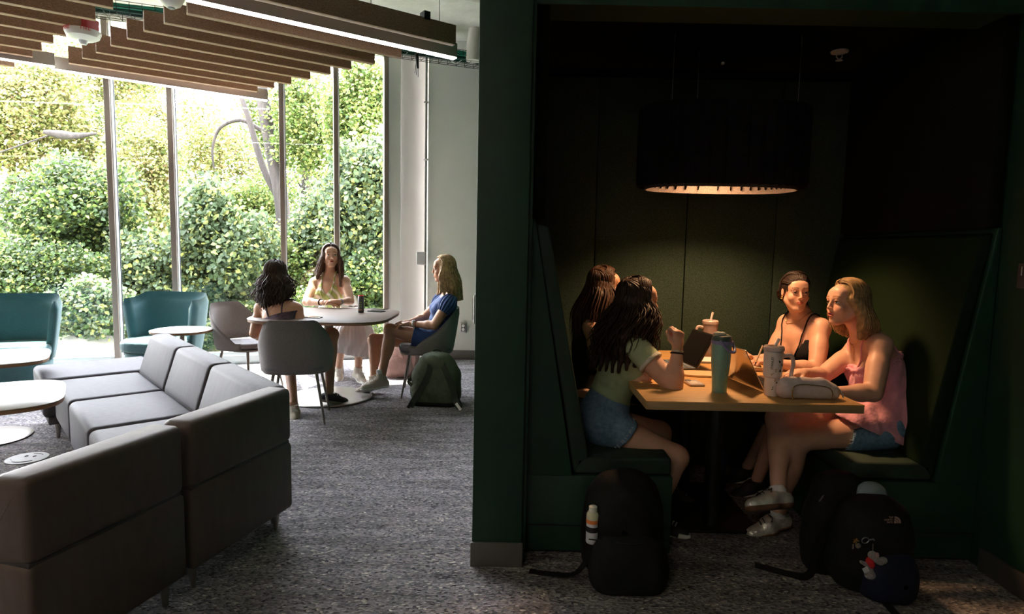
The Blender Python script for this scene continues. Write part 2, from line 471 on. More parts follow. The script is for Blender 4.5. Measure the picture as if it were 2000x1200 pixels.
# loose dark plug and white wires hanging from the tray
pl = az(810, 112, 3.3)
t = thing('cable_end', 'black cable connectors dangling from the tray near green wall', 'cable', at(814, 118, 6.7))
tube('plug', [(0, 0, .12), (0, 0, .05), (.01, 0, -.08)], [0.02, 0.022, 0.012], M_black, t)
tubes('lead', [([(.0+.01*k, 0, .1), (.012*k-.01, 0, -.05), (.018*k-.02, 0, -.13-.02*k)], .004) for k in range(3)], M_black, t, 6)
t = thing('cable_end', 'thin white wire loop hanging from the tray end', 'cable', at(885, 112, 6.9))
tube('wire', spline([(-.05, 0, .1), (-.03, 0, -.02), (.03, 0, -.06), (.09, 0, -.03)], 5), .005, M_white, t, 6)
t = thing('ceiling_pipe', 'white wrapped pipe under the sprayed ceiling above the tray', 'pipe', (-0.6, 5.7, 3.62))
tube('pipe', spline([(-1.6, -.55, 0), (-.6, -.15, .01), (.0, .02, 0), (.42, .2, 0)], 6), .055, mat('wrapped_pipe', (0.62, 0.6, 0.56), 0.9, bump=0.8, bscale=14), t, 12)
t = thing('junction_collar', 'white wrapped pipe end beside green wall above the tray', 'pipe', at(925, 105, 6.9))
tube('pipe', [(0, 0, -.08), (0, 0, .05), (.02, 0, .3)], [.08, .085, .07], MATS['wrapped_pipe'], t, 12)

# fire alarm, ceiling sensor
q = at(162, 68, 4.75)
t = thing('fire_alarm', 'white round FIRE strobe with red box between slat banks', 'fire alarm', q)
box('back_box', (0.0, 0, 0.075), (0.16, 0.14, 0.09), M_red, t, bevel=0.006)
tube('conduit', [(0, 0, .1), (0, 0, ZC-q.z)], 0.012, M_white, t)
lathe('body', [(0.02, -0.045), (0.07, -0.038), (0.105, -0.018), (0.118, 0.012), (0.118, 0.028), (0.10, 0.032)], M_white, t)
lathe('strobe_lens', [(0.0, -0.075), (0.02, -0.07), (0.03, -0.055), (0.035, -0.04)], mat('clear_lens', (0.8, 0.82, 0.85), 0.1), t, 16, cap=False)
Mt = Matrix.Translation((-0.045, -0.113, 0.018)) @ Matrix.Rotation(radians(-22), 4, 'Z') @ Matrix.Rotation(radians(90), 4, 'X')
text_obj('lettering', 'FIRE', 0.042, M_redink, t, Mt)
Mt = Matrix.Translation((0.08, -0.088, 0.018)) @ Matrix.Rotation(radians(42), 4, 'Z') @ Matrix.Rotation(radians(90), 4, 'X')
text_obj('lettering', 'FIRE', 0.035, M_redink, t, Mt)
q = at(334, -2, 4.4)
t = thing('ceiling_sensor', 'white dome sensor at the top edge above the slats', 'sensor', q)
lathe('dome', [(0.004, -0.062), (0.03, -0.058), (0.06, -0.04), (0.082, 0.0), (0.085, 0.03)], M_white, t)
lathe('lens', [(0.0, -0.070), (0.02, -0.066), (0.032, -0.05)], mat('grey_lens', (0.3, 0.32, 0.34), 0.2), t, 16, cap=False)
tube('stem', [(0, 0, .02), (0, 0, ZC-q.z)], 0.014, M_white, t)

# wall things
q = at(832, 300, 7.27)
t = thing('wall_conduit', 'thin vertical conduit running down the pale wall corner', 'conduit', (q.x, q.y, 0))
tube('pipe', [(0, 0, 0.2), (0, 0, ZC)], 0.013, mat('grey_conduit', (0.22, 0.22, 0.21), 0.5), t)
for zz in (2.35, 3.0): box('strap', (0, 0.0, zz), (0.05, 0.03, 0.02), M_steel, t)
q = at(823, 505, 7.2)
t = thing('wall_speaker', 'small white wall box on the conduit above olive backpack', 'wall box', q)
box('case', (0, 0, 0), (0.115, 0.06, 0.155), mat('light_grey_plastic', (0.5, 0.5, 0.5), 0.5), t, bevel=0.012, seg=3)
box('grille', (0, -0.031, 0), (0.095, 0.004, 0.13), mat('grille_grey', (0.40, 0.40, 0.41), 0.6, bump=0.5, bscale=300), t)
q = at(905, 640, 7.28)
t = thing('power_outlet', 'duplex power outlet on the pale wall behind olive backpack', 'outlet', q)
box('plate', (0, 0, 0), (0.078, 0.012, 0.125), M_steel, t, bevel=0.003)
box('receptacle', (0, -0.008, 0), (0.05, 0.008, 0.09), mat('outlet_grey', (0.1, 0.1, 0.1), 0.5), t)
for zz in (-.022, .022): lathe('socket_ring', [(0.016, -0.001), (0.018, 0.002), (0.012, 0.003)], M_white, t, 16, loc=(0, -.014, zz)).rotation_euler = (pi/2, 0, 0)
q = at(922, 600, 4.0)
t = thing('wall_panel', 'grey wall box on the far side of the green end wall', 'wall box', (-0.15, 4.0, q.z))
box('case', (-0.05, 0, 0), (0.09, 0.30, 0.195), mat('grey_case', (0.38, 0.36, 0.34), 0.5), t, bevel=0.015)
box('face', (-0.097, 0, 0), (0.006, 0.24, 0.14), mat('dark_grille', (0.15, 0.14, 0.13), 0.6), t)
# sign on the right wall
q = Vector((2.06, 2.46, 0)); zt = at(1990, 515, 2.5).z; zb = at(1990, 563, 2.5).z
t = thing('room_sign', 'grey plate sign reading 10 cut by right picture edge', 'sign', (2.055, 2.40, (zt+zb)/2))
box('plate', (0, 0, 0), (0.008, 0.205, zt-zb), mat('sign_grey', (0.10, 0.075, 0.07), 0.5), t, bevel=0.002)
text_obj('lettering', '10', 0.052, mat('sign_white', (0.5, 0.5, 0.48), 0.5), t, Matrix.Translation((-0.0055, 0.068, 0.018)) @ Matrix.Rotation(-pi/2, 4, 'Z') @ Matrix.Rotation(pi/2, 4, 'X'))
# booth ceiling fittings
q = az(1640, 100, 2.425)
t = thing('sprinkler', 'pale round sprinkler head on the dark booth ceiling right of lamp', 'sprinkler', q)
lathe('escutcheon', [(0.045, 0.0), (0.043, -0.008), (0.02, -0.014), (0.012, -0.016)], M_white, t, 24)
tubes('frame', [([(.012, 0, -.01), (.016, 0, -.03), (0, 0, -.045)], .003), ([(-.012, 0, -.01), (-.016, 0, -.03), (0, 0, -.045)], .003)], M_white, t, 6)
lathe('deflector', [(0.001, -0.046), (0.018, -0.047), (0.018, -0.049), (0.001, -0.05)], M_white, t, 16)
q = az(1412, 116, 2.425)
t = thing('ceiling_camera', 'tiny pale fitting on the booth ceiling above the lamp', 'ceiling fitting', q)
lathe('ring', [(0.035, 0.0), (0.03, -0.008), (0.012, -0.012)], M_black, t, 24)
box('tag', (0.0, 0, -0.022), (0.018, 0.018, 0.014), M_white, t, bevel=0.002)
# ------------------------------------------------------------------ outdoors: ground, trees, shrubs
def leaf_mat(name):
    m = bpy.data.materials.new(name); m.use_nodes = True
    nt = m.node_tree; N = nt.nodes; L = nt.links
    b = N['Principled BSDF']; b.inputs['Roughness'].default_value = 0.45; b.inputs['Specular IOR Level'].default_value = 0.35
    a = N.new('ShaderNodeAttribute'); a.attribute_name = 'tint'
    tl = N.new('ShaderNodeBsdfTranslucent'); mx = N.new('ShaderNodeMixShader'); mx.inputs[0].default_value = 0.45
    hs = N.new('ShaderNodeHueSaturation'); hs.inputs['Hue'].default_value = 0.485; hs.inputs['Saturation'].default_value = 1.0; hs.inputs['Value'].default_value = 1.1
    L.new(a.outputs['Color'], b.inputs['Base Color']); L.new(a.outputs['Color'], hs.inputs['Color']); L.new(hs.outputs[0], tl.inputs[0])
    L.new(b.outputs[0], mx.inputs[1]); L.new(tl.outputs[0], mx.inputs[2]); L.new(mx.outputs[0], N['Material Output'].inputs[0])
    return m
M_leaf = leaf_mat('leaf')
M_bark = mat('bark', (0.026, 0.020, 0.017), 0.95, var=0.45, vscale=14, stretch=(1, 1, .25), bump=1.0, bscale=30)
PAL = {'yellow': [(.46, .43, .16), (.32, .38, .10), (.58, .42, .20), (.18, .26, .07)],
       'bright': [(.20, .32, .07), (.30, .40, .10), (.11, .20, .05), (.40, .42, .14)],
       'dark': [(.09, .16, .045), (.14, .24, .06), (.22, .34, .07), (.05, .09, .035)],
       'vine': [(.14, .22, .10), (.22, .31, .15), (.09, .14, .06), (.34, .40, .14)],
       'pale': [(.34, .42, .26), (.20, .32, .12), (.48, .50, .34), (.14, .24, .08)]}
def leaves(name, P, size, pal, parent, up=0.6):
    n = len(P)
    nrm = rng.normal(size=(n, 3)); nrm[:, 2] = np.abs(nrm[:, 2])*0.6+up; nrm[:, 1] -= 0.45
    nrm /= np.linalg.norm(nrm, axis=1)[:, None]
    t = rng.normal(size=(n, 3)); t[:, 2] -= 0.6
    t -= nrm*(t*nrm).sum(1)[:, None]; t /= np.linalg.norm(t, axis=1)[:, None]
    b = np.cross(nrm, t)
    s = size*(0.6+0.8*rng.random(n))[:, None]
    wv = (0.38+0.14*rng.random(n))[:, None]*s
    V = np.empty((n, 6, 3), np.float32)
    V[:, 0] = P - t*s*.5
    V[:, 1] = P - t*s*.18 + b*wv + nrm*s*.10
    V[:, 2] = P + t*s*.22 + b*wv*.75 + nrm*s*.06
    V[:, 3] = P + t*s*.55 - nrm*s*.08
    V[:, 4] = P + t*s*.22 - b*wv*.75 + nrm*s*.06
    V[:, 5] = P - t*s*.18 - b*wv + nrm*s*.10
    i = np.arange(n)[:, None]*6
    F = np.concatenate([i+np.array([[0, 1, 2, 3]]), i+np.array([[0, 3, 4, 5]])])
    o = from_np(name, V.reshape(-1, 3), F, M_leaf, parent, smooth=False)
    pc = np.array(PAL[pal])
    c = .43*pc[rng.choice(len(pc), n, p=[.4, .3, .15, .15])]*(0.7+0.6*rng.random((n, 1)))
    odd = rng.random(n) < .14; c[odd] = np.array([(.34, .36, .10)])*(.5+.7*rng.random((odd.sum(), 1)))
    ca = o.data.color_attributes.new('tint', 'FLOAT_COLOR', 'POINT')
    col = np.ones((n, 6, 4), np.float32); col[:, :, :3] = c[:, None]
    ca.data.foreach_set('color', col.ravel())
    o['kind'] = 'stuff'
    return o
def ground_z(x, y):
    d = (y - (WY0+WS*(x-WX0)))*0.94
    return -0.35 + 0.05*max(0, d-1.0) + 0.12*sin(x*1.3+y*.7) + 0.09*sin(x*2.9-y*1.9)
gx = np.linspace(-26, 9, 90); gy = np.linspace(0.35, 30, 80)
V = []
for d in gy:
    for x in gx:
        y = WY0+WS*(x-WX0)+d
        V.append((x, y, ground_z(x, y)))
V = np.array(V); F = []
for j in range(len(gy)-1):
    for i in range(len(gx)-1):
        k = j*len(gx)+i; F.append((k, k+1, k+len(gx)+1, k+len(gx)))
g = from_np('ground', V, np.array(F), mat('forest_floor', (0.20, 0.19, 0.10), 0.95, var=0.5, vscale=3, col2=(0.10, 0.16, 0.05), bump=1, bscale=20)); g['kind'] = 'structure'
def blob_points(c, r, n, clumps=26, thick=0.35):
    th = rng.normal(size=(clumps, 3)); th /= np.linalg.norm(th, axis=1)[:, None]
    cc = th*(0.35+0.6*rng.random((clumps, 1)))*r
    k = rng.integers(clumps, size=n)
    q = rng.normal(size=(n, 3)); q /= np.linalg.norm(q, axis=1)[:, None]
    q *= (0.75+0.3*rng.random((n, 1)))*np.array(r)*(thick*(0.7+0.6*rng.random((clumps, 1))[k]))
    P = cc[k]+q+rng.normal(size=(n, 3))*np.array(r)*.07
    return P
def plant(name, label, cat, px, py, Y, rx, ry, n, size, pal, group=None, trunk=None, clumps=26, dep=None, up=.6):
    n = int(n*1.9); size *= .66; clumps = int(clumps*1.8)
    c = at(px, py, Y); m = Y/F_PX
    r = (rx*m, (dep or 0.6*(rx+ry)/2*m), ry*m)
    gz = ground_z(c.x, c.y)
    t = thing(name, label, cat, (c.x, c.y, gz), 0, group)
    P = blob_points(c, r, n, clumps) + np.array([0, 0, c.z-gz])
    P = P[P[:, 2] > 0.02]
    leaves('foliage', P, size, pal, t, up)
    off = 0.0
    tr = trunk or [(0, 0, 0), (0.05, 0, (c.z-gz)*.5), (-.03, 0, (c.z-gz)+ry*m*.5)]
    paths = [(spline(tr, 5), list(np.linspace(0.05, 0.015, 5*(len(tr)-1)+1)))] if not trunk else None
    if paths:
        for k in range(5):
            a = rng.random()*2*pi; z0 = (c.z-gz)*(.4+.5*rng.random())
            paths.append(([(0, 0, z0), (cos(a)*r[0]*.4, sin(a)*r[1]*.4, z0+.3*r[2]), (cos(a)*r[0]*.75, sin(a)*r[1]*.7, z0+.5*r[2])], [.025, .016, .006]))
        tubes('branches', paths, M_bark, t, 6)
    return t
GT = 'trees and shrubs outside the windows'
plant('shrub', 'dark green leaning bush outside the first wide pane', 'shrub', 140, 430, 9.6, 135, 110, 11000, .085, 'dark')
plant('shrub', 'mid green undergrowth low behind the left green chair', 'shrub', 70, 545, 8.8, 140, 75, 9000, .07, 'dark')
plant('shrub', 'yellow-green saplings left of the first mullion', 'shrub', 190, 500, 10.5, 90, 80, 6000, .07, 'bright')
plant('shrub', 'pale silvery bush outside between the two green chairs', 'shrub', 175, 610, 8.0, 85, 60, 4200, .075, 'pale')
plant('shrub', 'vine-covered mound below the second wide pane', 'shrub', 440, 500, 9.4, 100, 130, 12000, .10, 'vine', up=.3)
plant('shrub', 'dense climbing vines outside low in the narrow pane at left', 'shrub', 300, 560, 9.2, 80, 100, 7000, .085, 'vine', up=.3)
plant('shrub', 'bright bush behind the three students, outside', 'shrub', 520, 540, 10, 80, 100, 7000, .075, 'bright')
plant('shrub', 'vine mound outside behind the standing mullion by facing woman', 'shrub', 630, 480, 10.4, 90, 90, 8000, .10, 'vine', up=.3)
plant('shrub', 'tall curtain of vines outside the last pane', 'shrub', 725, 420, 9.8, 75, 130, 9000, .10, 'vine', up=.3)
plant('shrub', 'low green brush outside beside the white window trim', 'shrub', 715, 570, 9.3, 85, 70, 6500, .08, 'dark')
plant('tree', 'yellow-leaved tree at the far left outside', 'tree', 50, 220, 12.5, 150, 130, 12500, .09, 'yellow', clumps=30)
plant('tree', 'light green tree above the first mullion outside', 'tree', 200, 310, 13.5, 120, 110, 9500, .09, 'bright', clumps=24)
plant('tree', 'thin yellowing tree outside behind narrow pane', 'tree', 290, 380, 12, 80, 130, 6500, .085, 'yellow', clumps=22)
plant('tree', 'sparse yellow crown against white sky, middle pane', 'tree', 430, 320, 17, 110, 110, 4200, .11, 'yellow', clumps=24)
plant('tree', 'leafy green tree behind the forked trunk', 'tree', 500, 430, 14, 90, 90, 6000, .09, 'bright', clumps=24)
plant('tree', 'green tree outside fourth pane reaching the slats', 'tree', 620, 250, 13, 80, 110, 6500, .09, 'bright', clumps=26)
plant('tree', 'fresh green tree outside last pane at the top', 'tree', 715, 210, 11, 70, 120, 7500, .09, 'bright', clumps=26)
plant('tree', 'hazy tree row far behind the undergrowth', 'tree', 250, 470, 21, 420, 110, 16000, .15, 'bright', clumps=70, dep=2)
plant('tree', 'far pale tree row behind the right panes', 'tree', 660, 380, 20, 190, 150, 9000, .14, 'bright', clumps=50, dep=2)
plant('tree', 'overhanging yellow branches near the left slats', 'tree', 120, 160, 15, 210, 90, 11000, .10, 'yellow', clumps=30)
plant('shrub', 'low fern-like ground cover under the left bushes', 'shrub', 330, 650, 8.6, 120, 40, 5000, .07, 'vine')
plant('shrub', 'small leafy brush outside under the table line', 'shrub', 600, 620, 9.0, 120, 50, 6000, .075, 'dark')
plant('tree', 'sparse far sapling crown against the sky, narrow left pane', 'tree', 285, 250, 18, 75, 100, 3200, .12, 'yellow', clumps=20)
plant('tree', 'sparse far crown beside the forked trunk', 'tree', 400, 250, 19, 70, 90, 2000, .12, 'yellow', clumps=16)
plant('tree', 'thin leafy crown hanging over the forked trunk', 'tree', 540, 240, 14.5, 60, 90, 3000, .09, 'bright', clumps=18)
plant('tree', 'yellow-green understorey tree between the left bushes', 'tree', 230, 440, 11.3, 80, 110, 5000, .08, 'yellow', clumps=24)
# trunks
def trunk(label, pts, Y, name='tree'):
    """pts: list of branches, each (list of (px,py), r0, r1)"""
    b = at(pts[0][0][0][0], pts[0][0][0][1], Y); gz = ground_z(b.x, b.y)
    t = thing(name, label, 'tree', (b.x, b.y, gz-.05))
    o = Vector((b.x, b.y, gz-.05))
    for k, (pp, r0, r1) in enumerate(pts):
        w_ = [at(x, y, Y+0.25*k) for x, y in pp]
        if k == 0: w_ = [Vector((w_[0].x, w_[0].y, gz-.05))] + w_
        s_ = spline([v-o for v in w_], 5)
        tube('trunk' if k == 0 else 'branch', s_, list(np.linspace(r0, r1, len(s_))), M_bark, t, 10)
    return t
trunk('thick forked grey tree trunk leaning left in middle pane', [([(556, 470), (548, 380), (530, 290), (512, 185), (505, 130)], .17, .12),
    ([(552, 400), (515, 330), (488, 240), (470, 185)], .085, .05), ([(512, 255), (470, 235), (430, 250), (415, 290), (418, 330)], .05, .018), ([(480, 215), (474, 190), (466, 180)], .03, .012)], 13)
trunk('straight tree trunk outside between the last two mullions', [([(590, 470), (597, 400), (600, 340), (612, 260), (620, 130)], .13, .10), ([(597, 380), (580, 350), (572, 320)], .03, .012)], 14)
trunk('brown tree trunk outside at the far left', [([(19, 470), (18, 400), (22, 330), (12, 200)], .10, .07), ([(20, 420), (60, 400), (110, 380)], .03, .01)], 12.5)
trunk('slender tree trunk outside the fourth pane', [([(680, 430), (700, 330), (706, 200), (716, 120)], .05, .035)], 12)
t = thing('fallen_branch', 'dark horizontal snag of bark across the first wide pane', 'branch', at(135, 262, 11))
tube('limb', spline([(-.45, 0, .03), (-.2, .1, 0), (.1, .05, -.02), (.48, 0, .02)], 4), [.03, .05, .06, .07, .08, .075, .07, .06, .06, .05, .04, .03, .02], M_bark, t, 8)
tube('twig', [(-2.2, .2, -.6), (-.4, .1, .0)], .015, M_bark, t, 6)
M_rock = mat('rock', (0.34, 0.32, 0.28), 0.9, var=0.3, vscale=6, bump=.8, bscale=12)
def rock(label, px, py, Y, s):
    p = at(px, py, Y); p.z = ground_z(p.x, p.y)
    bm = bmesh.new(); bmesh.ops.create_icosphere(bm, subdivisions=3, radius=1)
    r_ = random.Random(px)
    ph = [r_.random()*6 for _ in range(6)]
    for v in bm.verts:
        k = 1+.18*sin(v.co.x*3+ph[0])+.15*sin(v.co.y*4+ph[1])+.1*sin(v.co.z*6+ph[2])
        v.co = Vector((v.co.x*k*s[0], v.co.y*k*s[1], v.co.z*k*s[2]))
    o = bm_obj('boulder', bm, M_rock, None, True, loc=p); setp(o, label, 'rock')
rock('broad grey boulder outside between the green chairs', 195, 665, 7.9, (.75, .5, .42))
rock('smaller grey boulder outside behind the sofa ottoman', 130, 690, 7.6, (.4, .35, .28))
rock('pale boulder outside low behind the study table', 545, 690, 8.6, (.5, .4, .3))

# ------------------------------------------------------------------ furniture
M_sofa = mat('taupe_vinyl', (0.110, 0.078, 0.068), 0.55, spec=.3, var=0.10, vscale=30, stretch=(1, 1, .25), bump=0.06, bscale=60)
M_sofa_lt = mat('grey_vinyl_seat', (0.078, 0.073, 0.086), 0.6, spec=.2, var=0.10, vscale=30, stretch=(1, 1, .25), bump=0.06, bscale=60)
M_pipe = mat('dark_piping', (0.05, 0.045, 0.045), 0.6)
def ext_profile(name, prof, s0, s1, mat_, parent, bev, O, d, n, seg=3):
    """extrude an (n,z) profile along d between s0 and s1, coordinates relative to parent"""
    bm = bmesh.new()
    off = Vector(parent.location)
    A = [bm.verts.new(O + d*s0 + n*p[0] + Vector((0, 0, p[1])) - off) for p in prof]
    B = [bm.verts.new(O + d*s1 + n*p[0] + Vector((0, 0, p[1])) - off) for p in prof]
    k = len(prof)
    bm.faces.new(A[::-1]); bm.faces.new(B)
    for i in range(k): bm.faces.new((A[i], A[(i+1) % k], B[(i+1) % k], B[i]))
    bmesh.ops.recalc_face_normals(bm, faces=bm.faces)
    bmesh.ops.bevel(bm, geom=list(bm.edges), offset=bev, segments=seg, affect='EDGES', profile=0.5)
    o = bm_obj(name, bm, mat_, parent)
    return autosmooth(o, 50)
def module(label, O, d, n, s0, s1, mt, back=True, ss=None, seat=(.20, .70), top=.68, end_leg=True, group='modules of the angled grey sofa'):
    O = Vector((O[0], O[1], 0))
    c = O + d*(s0+s1)/2 + n*.35
    t = thing('sofa_module', label, 'sofa', (c.x, c.y, 0), 0, group)
    g_ = .006
    if back:
        ext_profile('backrest', [(0, .425), (0, top), (.13, top), (.21, .43), (.21, .40), (0, .40)][:5], s0+g_, s1-g_, mt, t, .028, O, d, n)
        ext_profile('back_base', [(0, .10), (0, .42), (.21, .42), (.21, .10)], s0+g_, s1-g_, mt, t, .02, O, d, n)
        ext_profile('seam_piping', [(.012, .412), (.012, .430), (.2, .430), (.2, .412)], s0+.015, s1-.015, M_pipe, t, .003, O, d, n, 1)
    q0, q1 = ss or (s0, s1)
    ext_profile('seat', [(seat[0], .15), (seat[0], .42), (seat[1], .42), (seat[1], .15)], q0+g_, q1-g_, mt, t, .035, O, d, n, 4)
    ext_profile('plinth', [(seat[0]+.02, .10), (seat[0]+.02, .16), (seat[1]-.03, .16), (seat[1]-.03, .10)], q0+.03, q1-.03, M_pipe, t, .004, O, d, n, 1)
    for ss in (s0+.06, s1-.06):
        for nn in ((.06 if back else seat[0]+.06), seat[1]-.08):
            p = O + d*ss + n*nn - c
            tube('leg', [(p.x, p.y, .115), (p.x, p.y, 0)], [.022, .010], M_alu, t, 8)
    return t
dl = Vector((-.67, .742, 0)).normalized(); nl = Vector((-dl.y, dl.x, 0)) 
J0 = (-1.03, 2.83)
module('corner sofa module between the near backs and the long run', J0, dl, nl, .03, .78, M_sofa_lt, ss=(.40, .78))
module('second sofa module of the long run, next to the corner', J0, dl, nl, .78, 1.49, M_sofa_lt)
module('far sofa module of the long run, beside the ottoman', J0, dl, nl, 1.49, 2.20, M_sofa_lt)
module('backless ottoman bench at the far end of the grey sofa', J0, dl, nl, 2.24, 2.88, M_sofa_lt, back=False, seat=(.04, .76))
du = Vector((.262, .965, 0)).normalized(); nu = Vector((-du.y, du.x, 0))
module('near sofa module whose dark back ends by the carpet aisle', (-1.345, 1.64), du, nu, .60, 1.235, M_sofa, seat=(.20, .60), ss=(.60, .90))
module('nearest sofa module with brown back at lower left corner', (-1.345, 1.64), du, nu, .0, .585, M_sofa, seat=(.20, .66))

# bucket shells
def shell(name, parent, mt, rb, rt, z0, topf, phimax, th=.022, lean=0.0, nphi=40, nz=9, sq=2.4):
    """wrap-around back: phi 0 = behind (+y), opens to -y. rb/rt = radii (x,y) at z0 and at top"""
    zt = topf(0)
    def surf(phi, z, off):
        k = (z-z0)/(zt-z0)
        a = rb[0]+(rt[0]-rb[0])*k**.8+off; b = rb[1]+(rt[1]-rb[1])*k**.8+off
        cx, cy = sin(phi), cos(phi)
        e = 2/sq
        return (a*math.copysign(abs(cx)**e, cx), b*math.copysign(abs(cy)**e, cy)+lean*k, z)
    V = []; ph = np.linspace(-phimax, phimax, nphi)
    for off in (0, -th):
        for p in ph:
            tz = topf(p)
            for k in range(nz):
                f = k/(nz-1)
                z = z0+(tz-z0)*f
                oo = off
                if k == nz-1: oo = -th/2 if True else off; z += th*.35
                V.append(surf(p, z, oo))
    V = np.array(V); F = []
    A = nphi*nz
    for i in range(nphi-1):
        for k in range(nz-1):
            a = i*nz+k; F.append((a, a+nz, a+nz+1, a+1)); F.append((A+a, A+a+1, A+a+nz+1, A+a+nz))
        F.append((i*nz, A+i*nz, A+(i+1)*nz, (i+1)*nz))
        F.append((i*nz+nz-1, (i+1)*nz+nz-1, A+(i+1)*nz+nz-1, A+i*nz+nz-1))
    for k in range(nz-1):
        F.append((k, k+1, A+k+1, A+k)); b = (nphi-1)*nz
        F.append((b+k, A+b+k, A+b+k+1, b+k+1))
    o = from_np(name, V, np.array(F), mt, parent)
    return o
def smooth_step(a, b, x):
    t = min(1, max(0, (x-a)/(b-a))); return t*t*(3-2*t)
M_chair = mat('chair_fabric', (0.24, 0.21, 0.205), 0.9, var=0.25, vscale=260, bump=0.35, bscale=350, sheen=.2)
M_chair_seat = mat('chair_seat_fabric', (0.21, 0.20, 0.21), 0.9, var=0.2, vscale=260, bump=0.3, bscale=350)
def bucket_chair(label, loc, rz):
    t = thing('tub_chair', label, 'chair', loc, rz, 'upholstered tub chairs around the study table')
    shell('backrest', t, M_chair, (.258, .245), (.292, .278), .40, lambda p: .455 + .335*(1-min(1, max(0, (abs(p)-.55)/1.35))**1.05), 2.12, lean=.03)
    prism('seat', superell(.245, .245, 3.0, 40), .410, .462, M_chair_seat, t, bevel=.022, seg=4)
    prism('seat_pan', superell(.24, .235, 3.0, 40), .388, .405, M_alu, t, bevel=.004)
    for sx in (-1, 1):
        for sy in (-1, 1):
            tube('leg', [(sx*.15, sy*.14, .40), (sx*.21, sy*.205, .03), (sx*.212, sy*.207, 0)], [.0125, .0085, .006], M_alu, t, 8)
    return t
# rz=0: open side faces -y
bucket_chair('tub chair seen from behind under the woman with dark curls', (-1.64, 4.66, 0), pi+radians(12))
bucket_chair('empty tub chair on the left side of the study table', (-2.42, 5.58, 0), radians(70))
bucket_chair('tub chair behind the table under the woman in white skirt', (-1.93, 6.52, 0), radians(-6))
bucket_chair('tub chair in profile under the woman in blue dress', (-.78, 5.58, 0), radians(-84))

M_teal = mat('teal_fabric', (0.05, 0.145, 0.165), 0.85, var=0.15, vscale=200, bump=.25, bscale=250, sheen=.3)
def lounge(label, loc, rz):
    t = thing('lounge_chair', label, 'chair', loc, rz, 'teal lounge chairs by the window')
    shell('backrest', t, M_teal, (.30, .26), (.375, .33), .30, lambda p: .84-.05*smooth_step(.9, 1.6, abs(p)), 1.62, th=.055, nphi=44, nz=10, sq=3.2)
    prism('seat', superell(.315, .30, 2.8, 44), .335, .445, M_teal, t, bevel=.04, seg=5)
    prism('base_drum', superell(.29, .275, 2.6, 44), .02, .335, M_teal, t, bevel=.02)
    tubes('seam', [([Vector((x, y, .338)) for x, y in superell(.305, .29, 2.7, 44)]+[Vector((.305, 0, .338))], .004)], mat('dark_seam', (.01, .04, .04), .8), t, 6)
    return t
lounge('teal lounge chair behind the small round table', (-3.27, 5.70, 0), radians(-8))
lounge('teal lounge chair cut off by the left picture edge', (-4.30, 5.20, 0), radians(22))
M_top = mat('pale_table_top', (0.52, 0.50, 0.47), 0.35, var=.04, vscale=8)
M_edge = mat('plywood_edge', (0.30, 0.17, 0.09), 0.5, var=.2, vscale=20, stretch=(1, 1, 20))
def top(name, pts, z, th, parent, mt, me_):
    prism(name, pts, z-.004, z, mt, parent, bevel=.0015, seg=1)
    prism(name+'_edge', [(x*.992, y*.992) for x, y in pts], z-th, z-.0035, me_, parent, bevel=.004, seg=2)
t = thing('side_table', 'small pale round-edged side table in front of teal chair', 'table', (-2.87, 5.30, 0))
top('tabletop', superell(.24, .24, 2.3, 48), .585, .022, t, M_top, M_edge)
tube('post', [(0, 0, .01), (0, 0, .565)], .02, M_alu, t, 16)
lathe('base', [(.17, 0), (.175, .006), (.165, .012), (.02, .016)], M_alu, t, 40)
def coffee(label, c, a, r):
    t = thing('coffee_table', label, 'table', (c[0], c[1], 0), a, 'pale coffee tables at the left edge')
    top('tabletop', superell(r, r*.9, 4.2, 56), .55, .026, t, M_top, M_edge)
    tube('post', [(0, 0, .01), (0, 0, .53)], .03, M_alu, t, 16)
    lathe('base', [(.26, 0), (.265, .008), (.25, .014), (.03, .02)], M_alu, t, 40)
    return t
c1 = az(95, 785, .55); coffee('nearer pale coffee table at left beside the sofa seats', (c1.x-.43, c1.y+.03), radians(35), .40)
c1 = az(57, 705, .55); coffee('farther pale coffee table at left before the teal chair', (c1.x-.38, c1.y+.06), radians(35), .38)
# floor sticker
q = az(53, 896, 0)
t = thing('floor_sticker', 'white round floor decal on carpet beside the sofa', 'sticker', (q.x, q.y, .002))
lathe('disc', [(.11, 0), (.11, .002)], mat('white_vinyl', (.8, .8, .82), .5), t, 40)
tubes('printed_line', [([Vector((.08*cos(a), .08*sin(a), .0025)) for a in np.linspace(-2.6, -.6, 14)], .003), ([Vector((.08*cos(a), .08*sin(a), .0025)) for a in np.linspace(.9, 1.8, 8)], .0025),
      ([Vector((-.03, .02, .0025)), Vector((-.02, .035, .0025))], .004), ([Vector((.02, .02, .0025)), Vector((.03, .035, .0025))], .004)], M_black, t, 5)

# study table
TX, TY = -1.60, 5.33
t = thing('study_table', 'pale rounded-square pedestal table with the three women', 'table', (TX, TY, 0))
M_ttop = mat('study_top', (0.17, 0.13, 0.105), 0.5, spec=.15, var=.06, vscale=3, stretch=(1, 12, 1))
top('tabletop', superell(.575, .575, 4.2, 64), .74, .026, t, M_ttop, M_edge)
tube('post', [(0, 0, .02), (0, 0, .715)], .04, M_alu, t, 20)
lathe('base', [(.36, 0), (.37, .008), (.36, .016), (.06, .022), (.045, .05)], M_steel, t, 56)

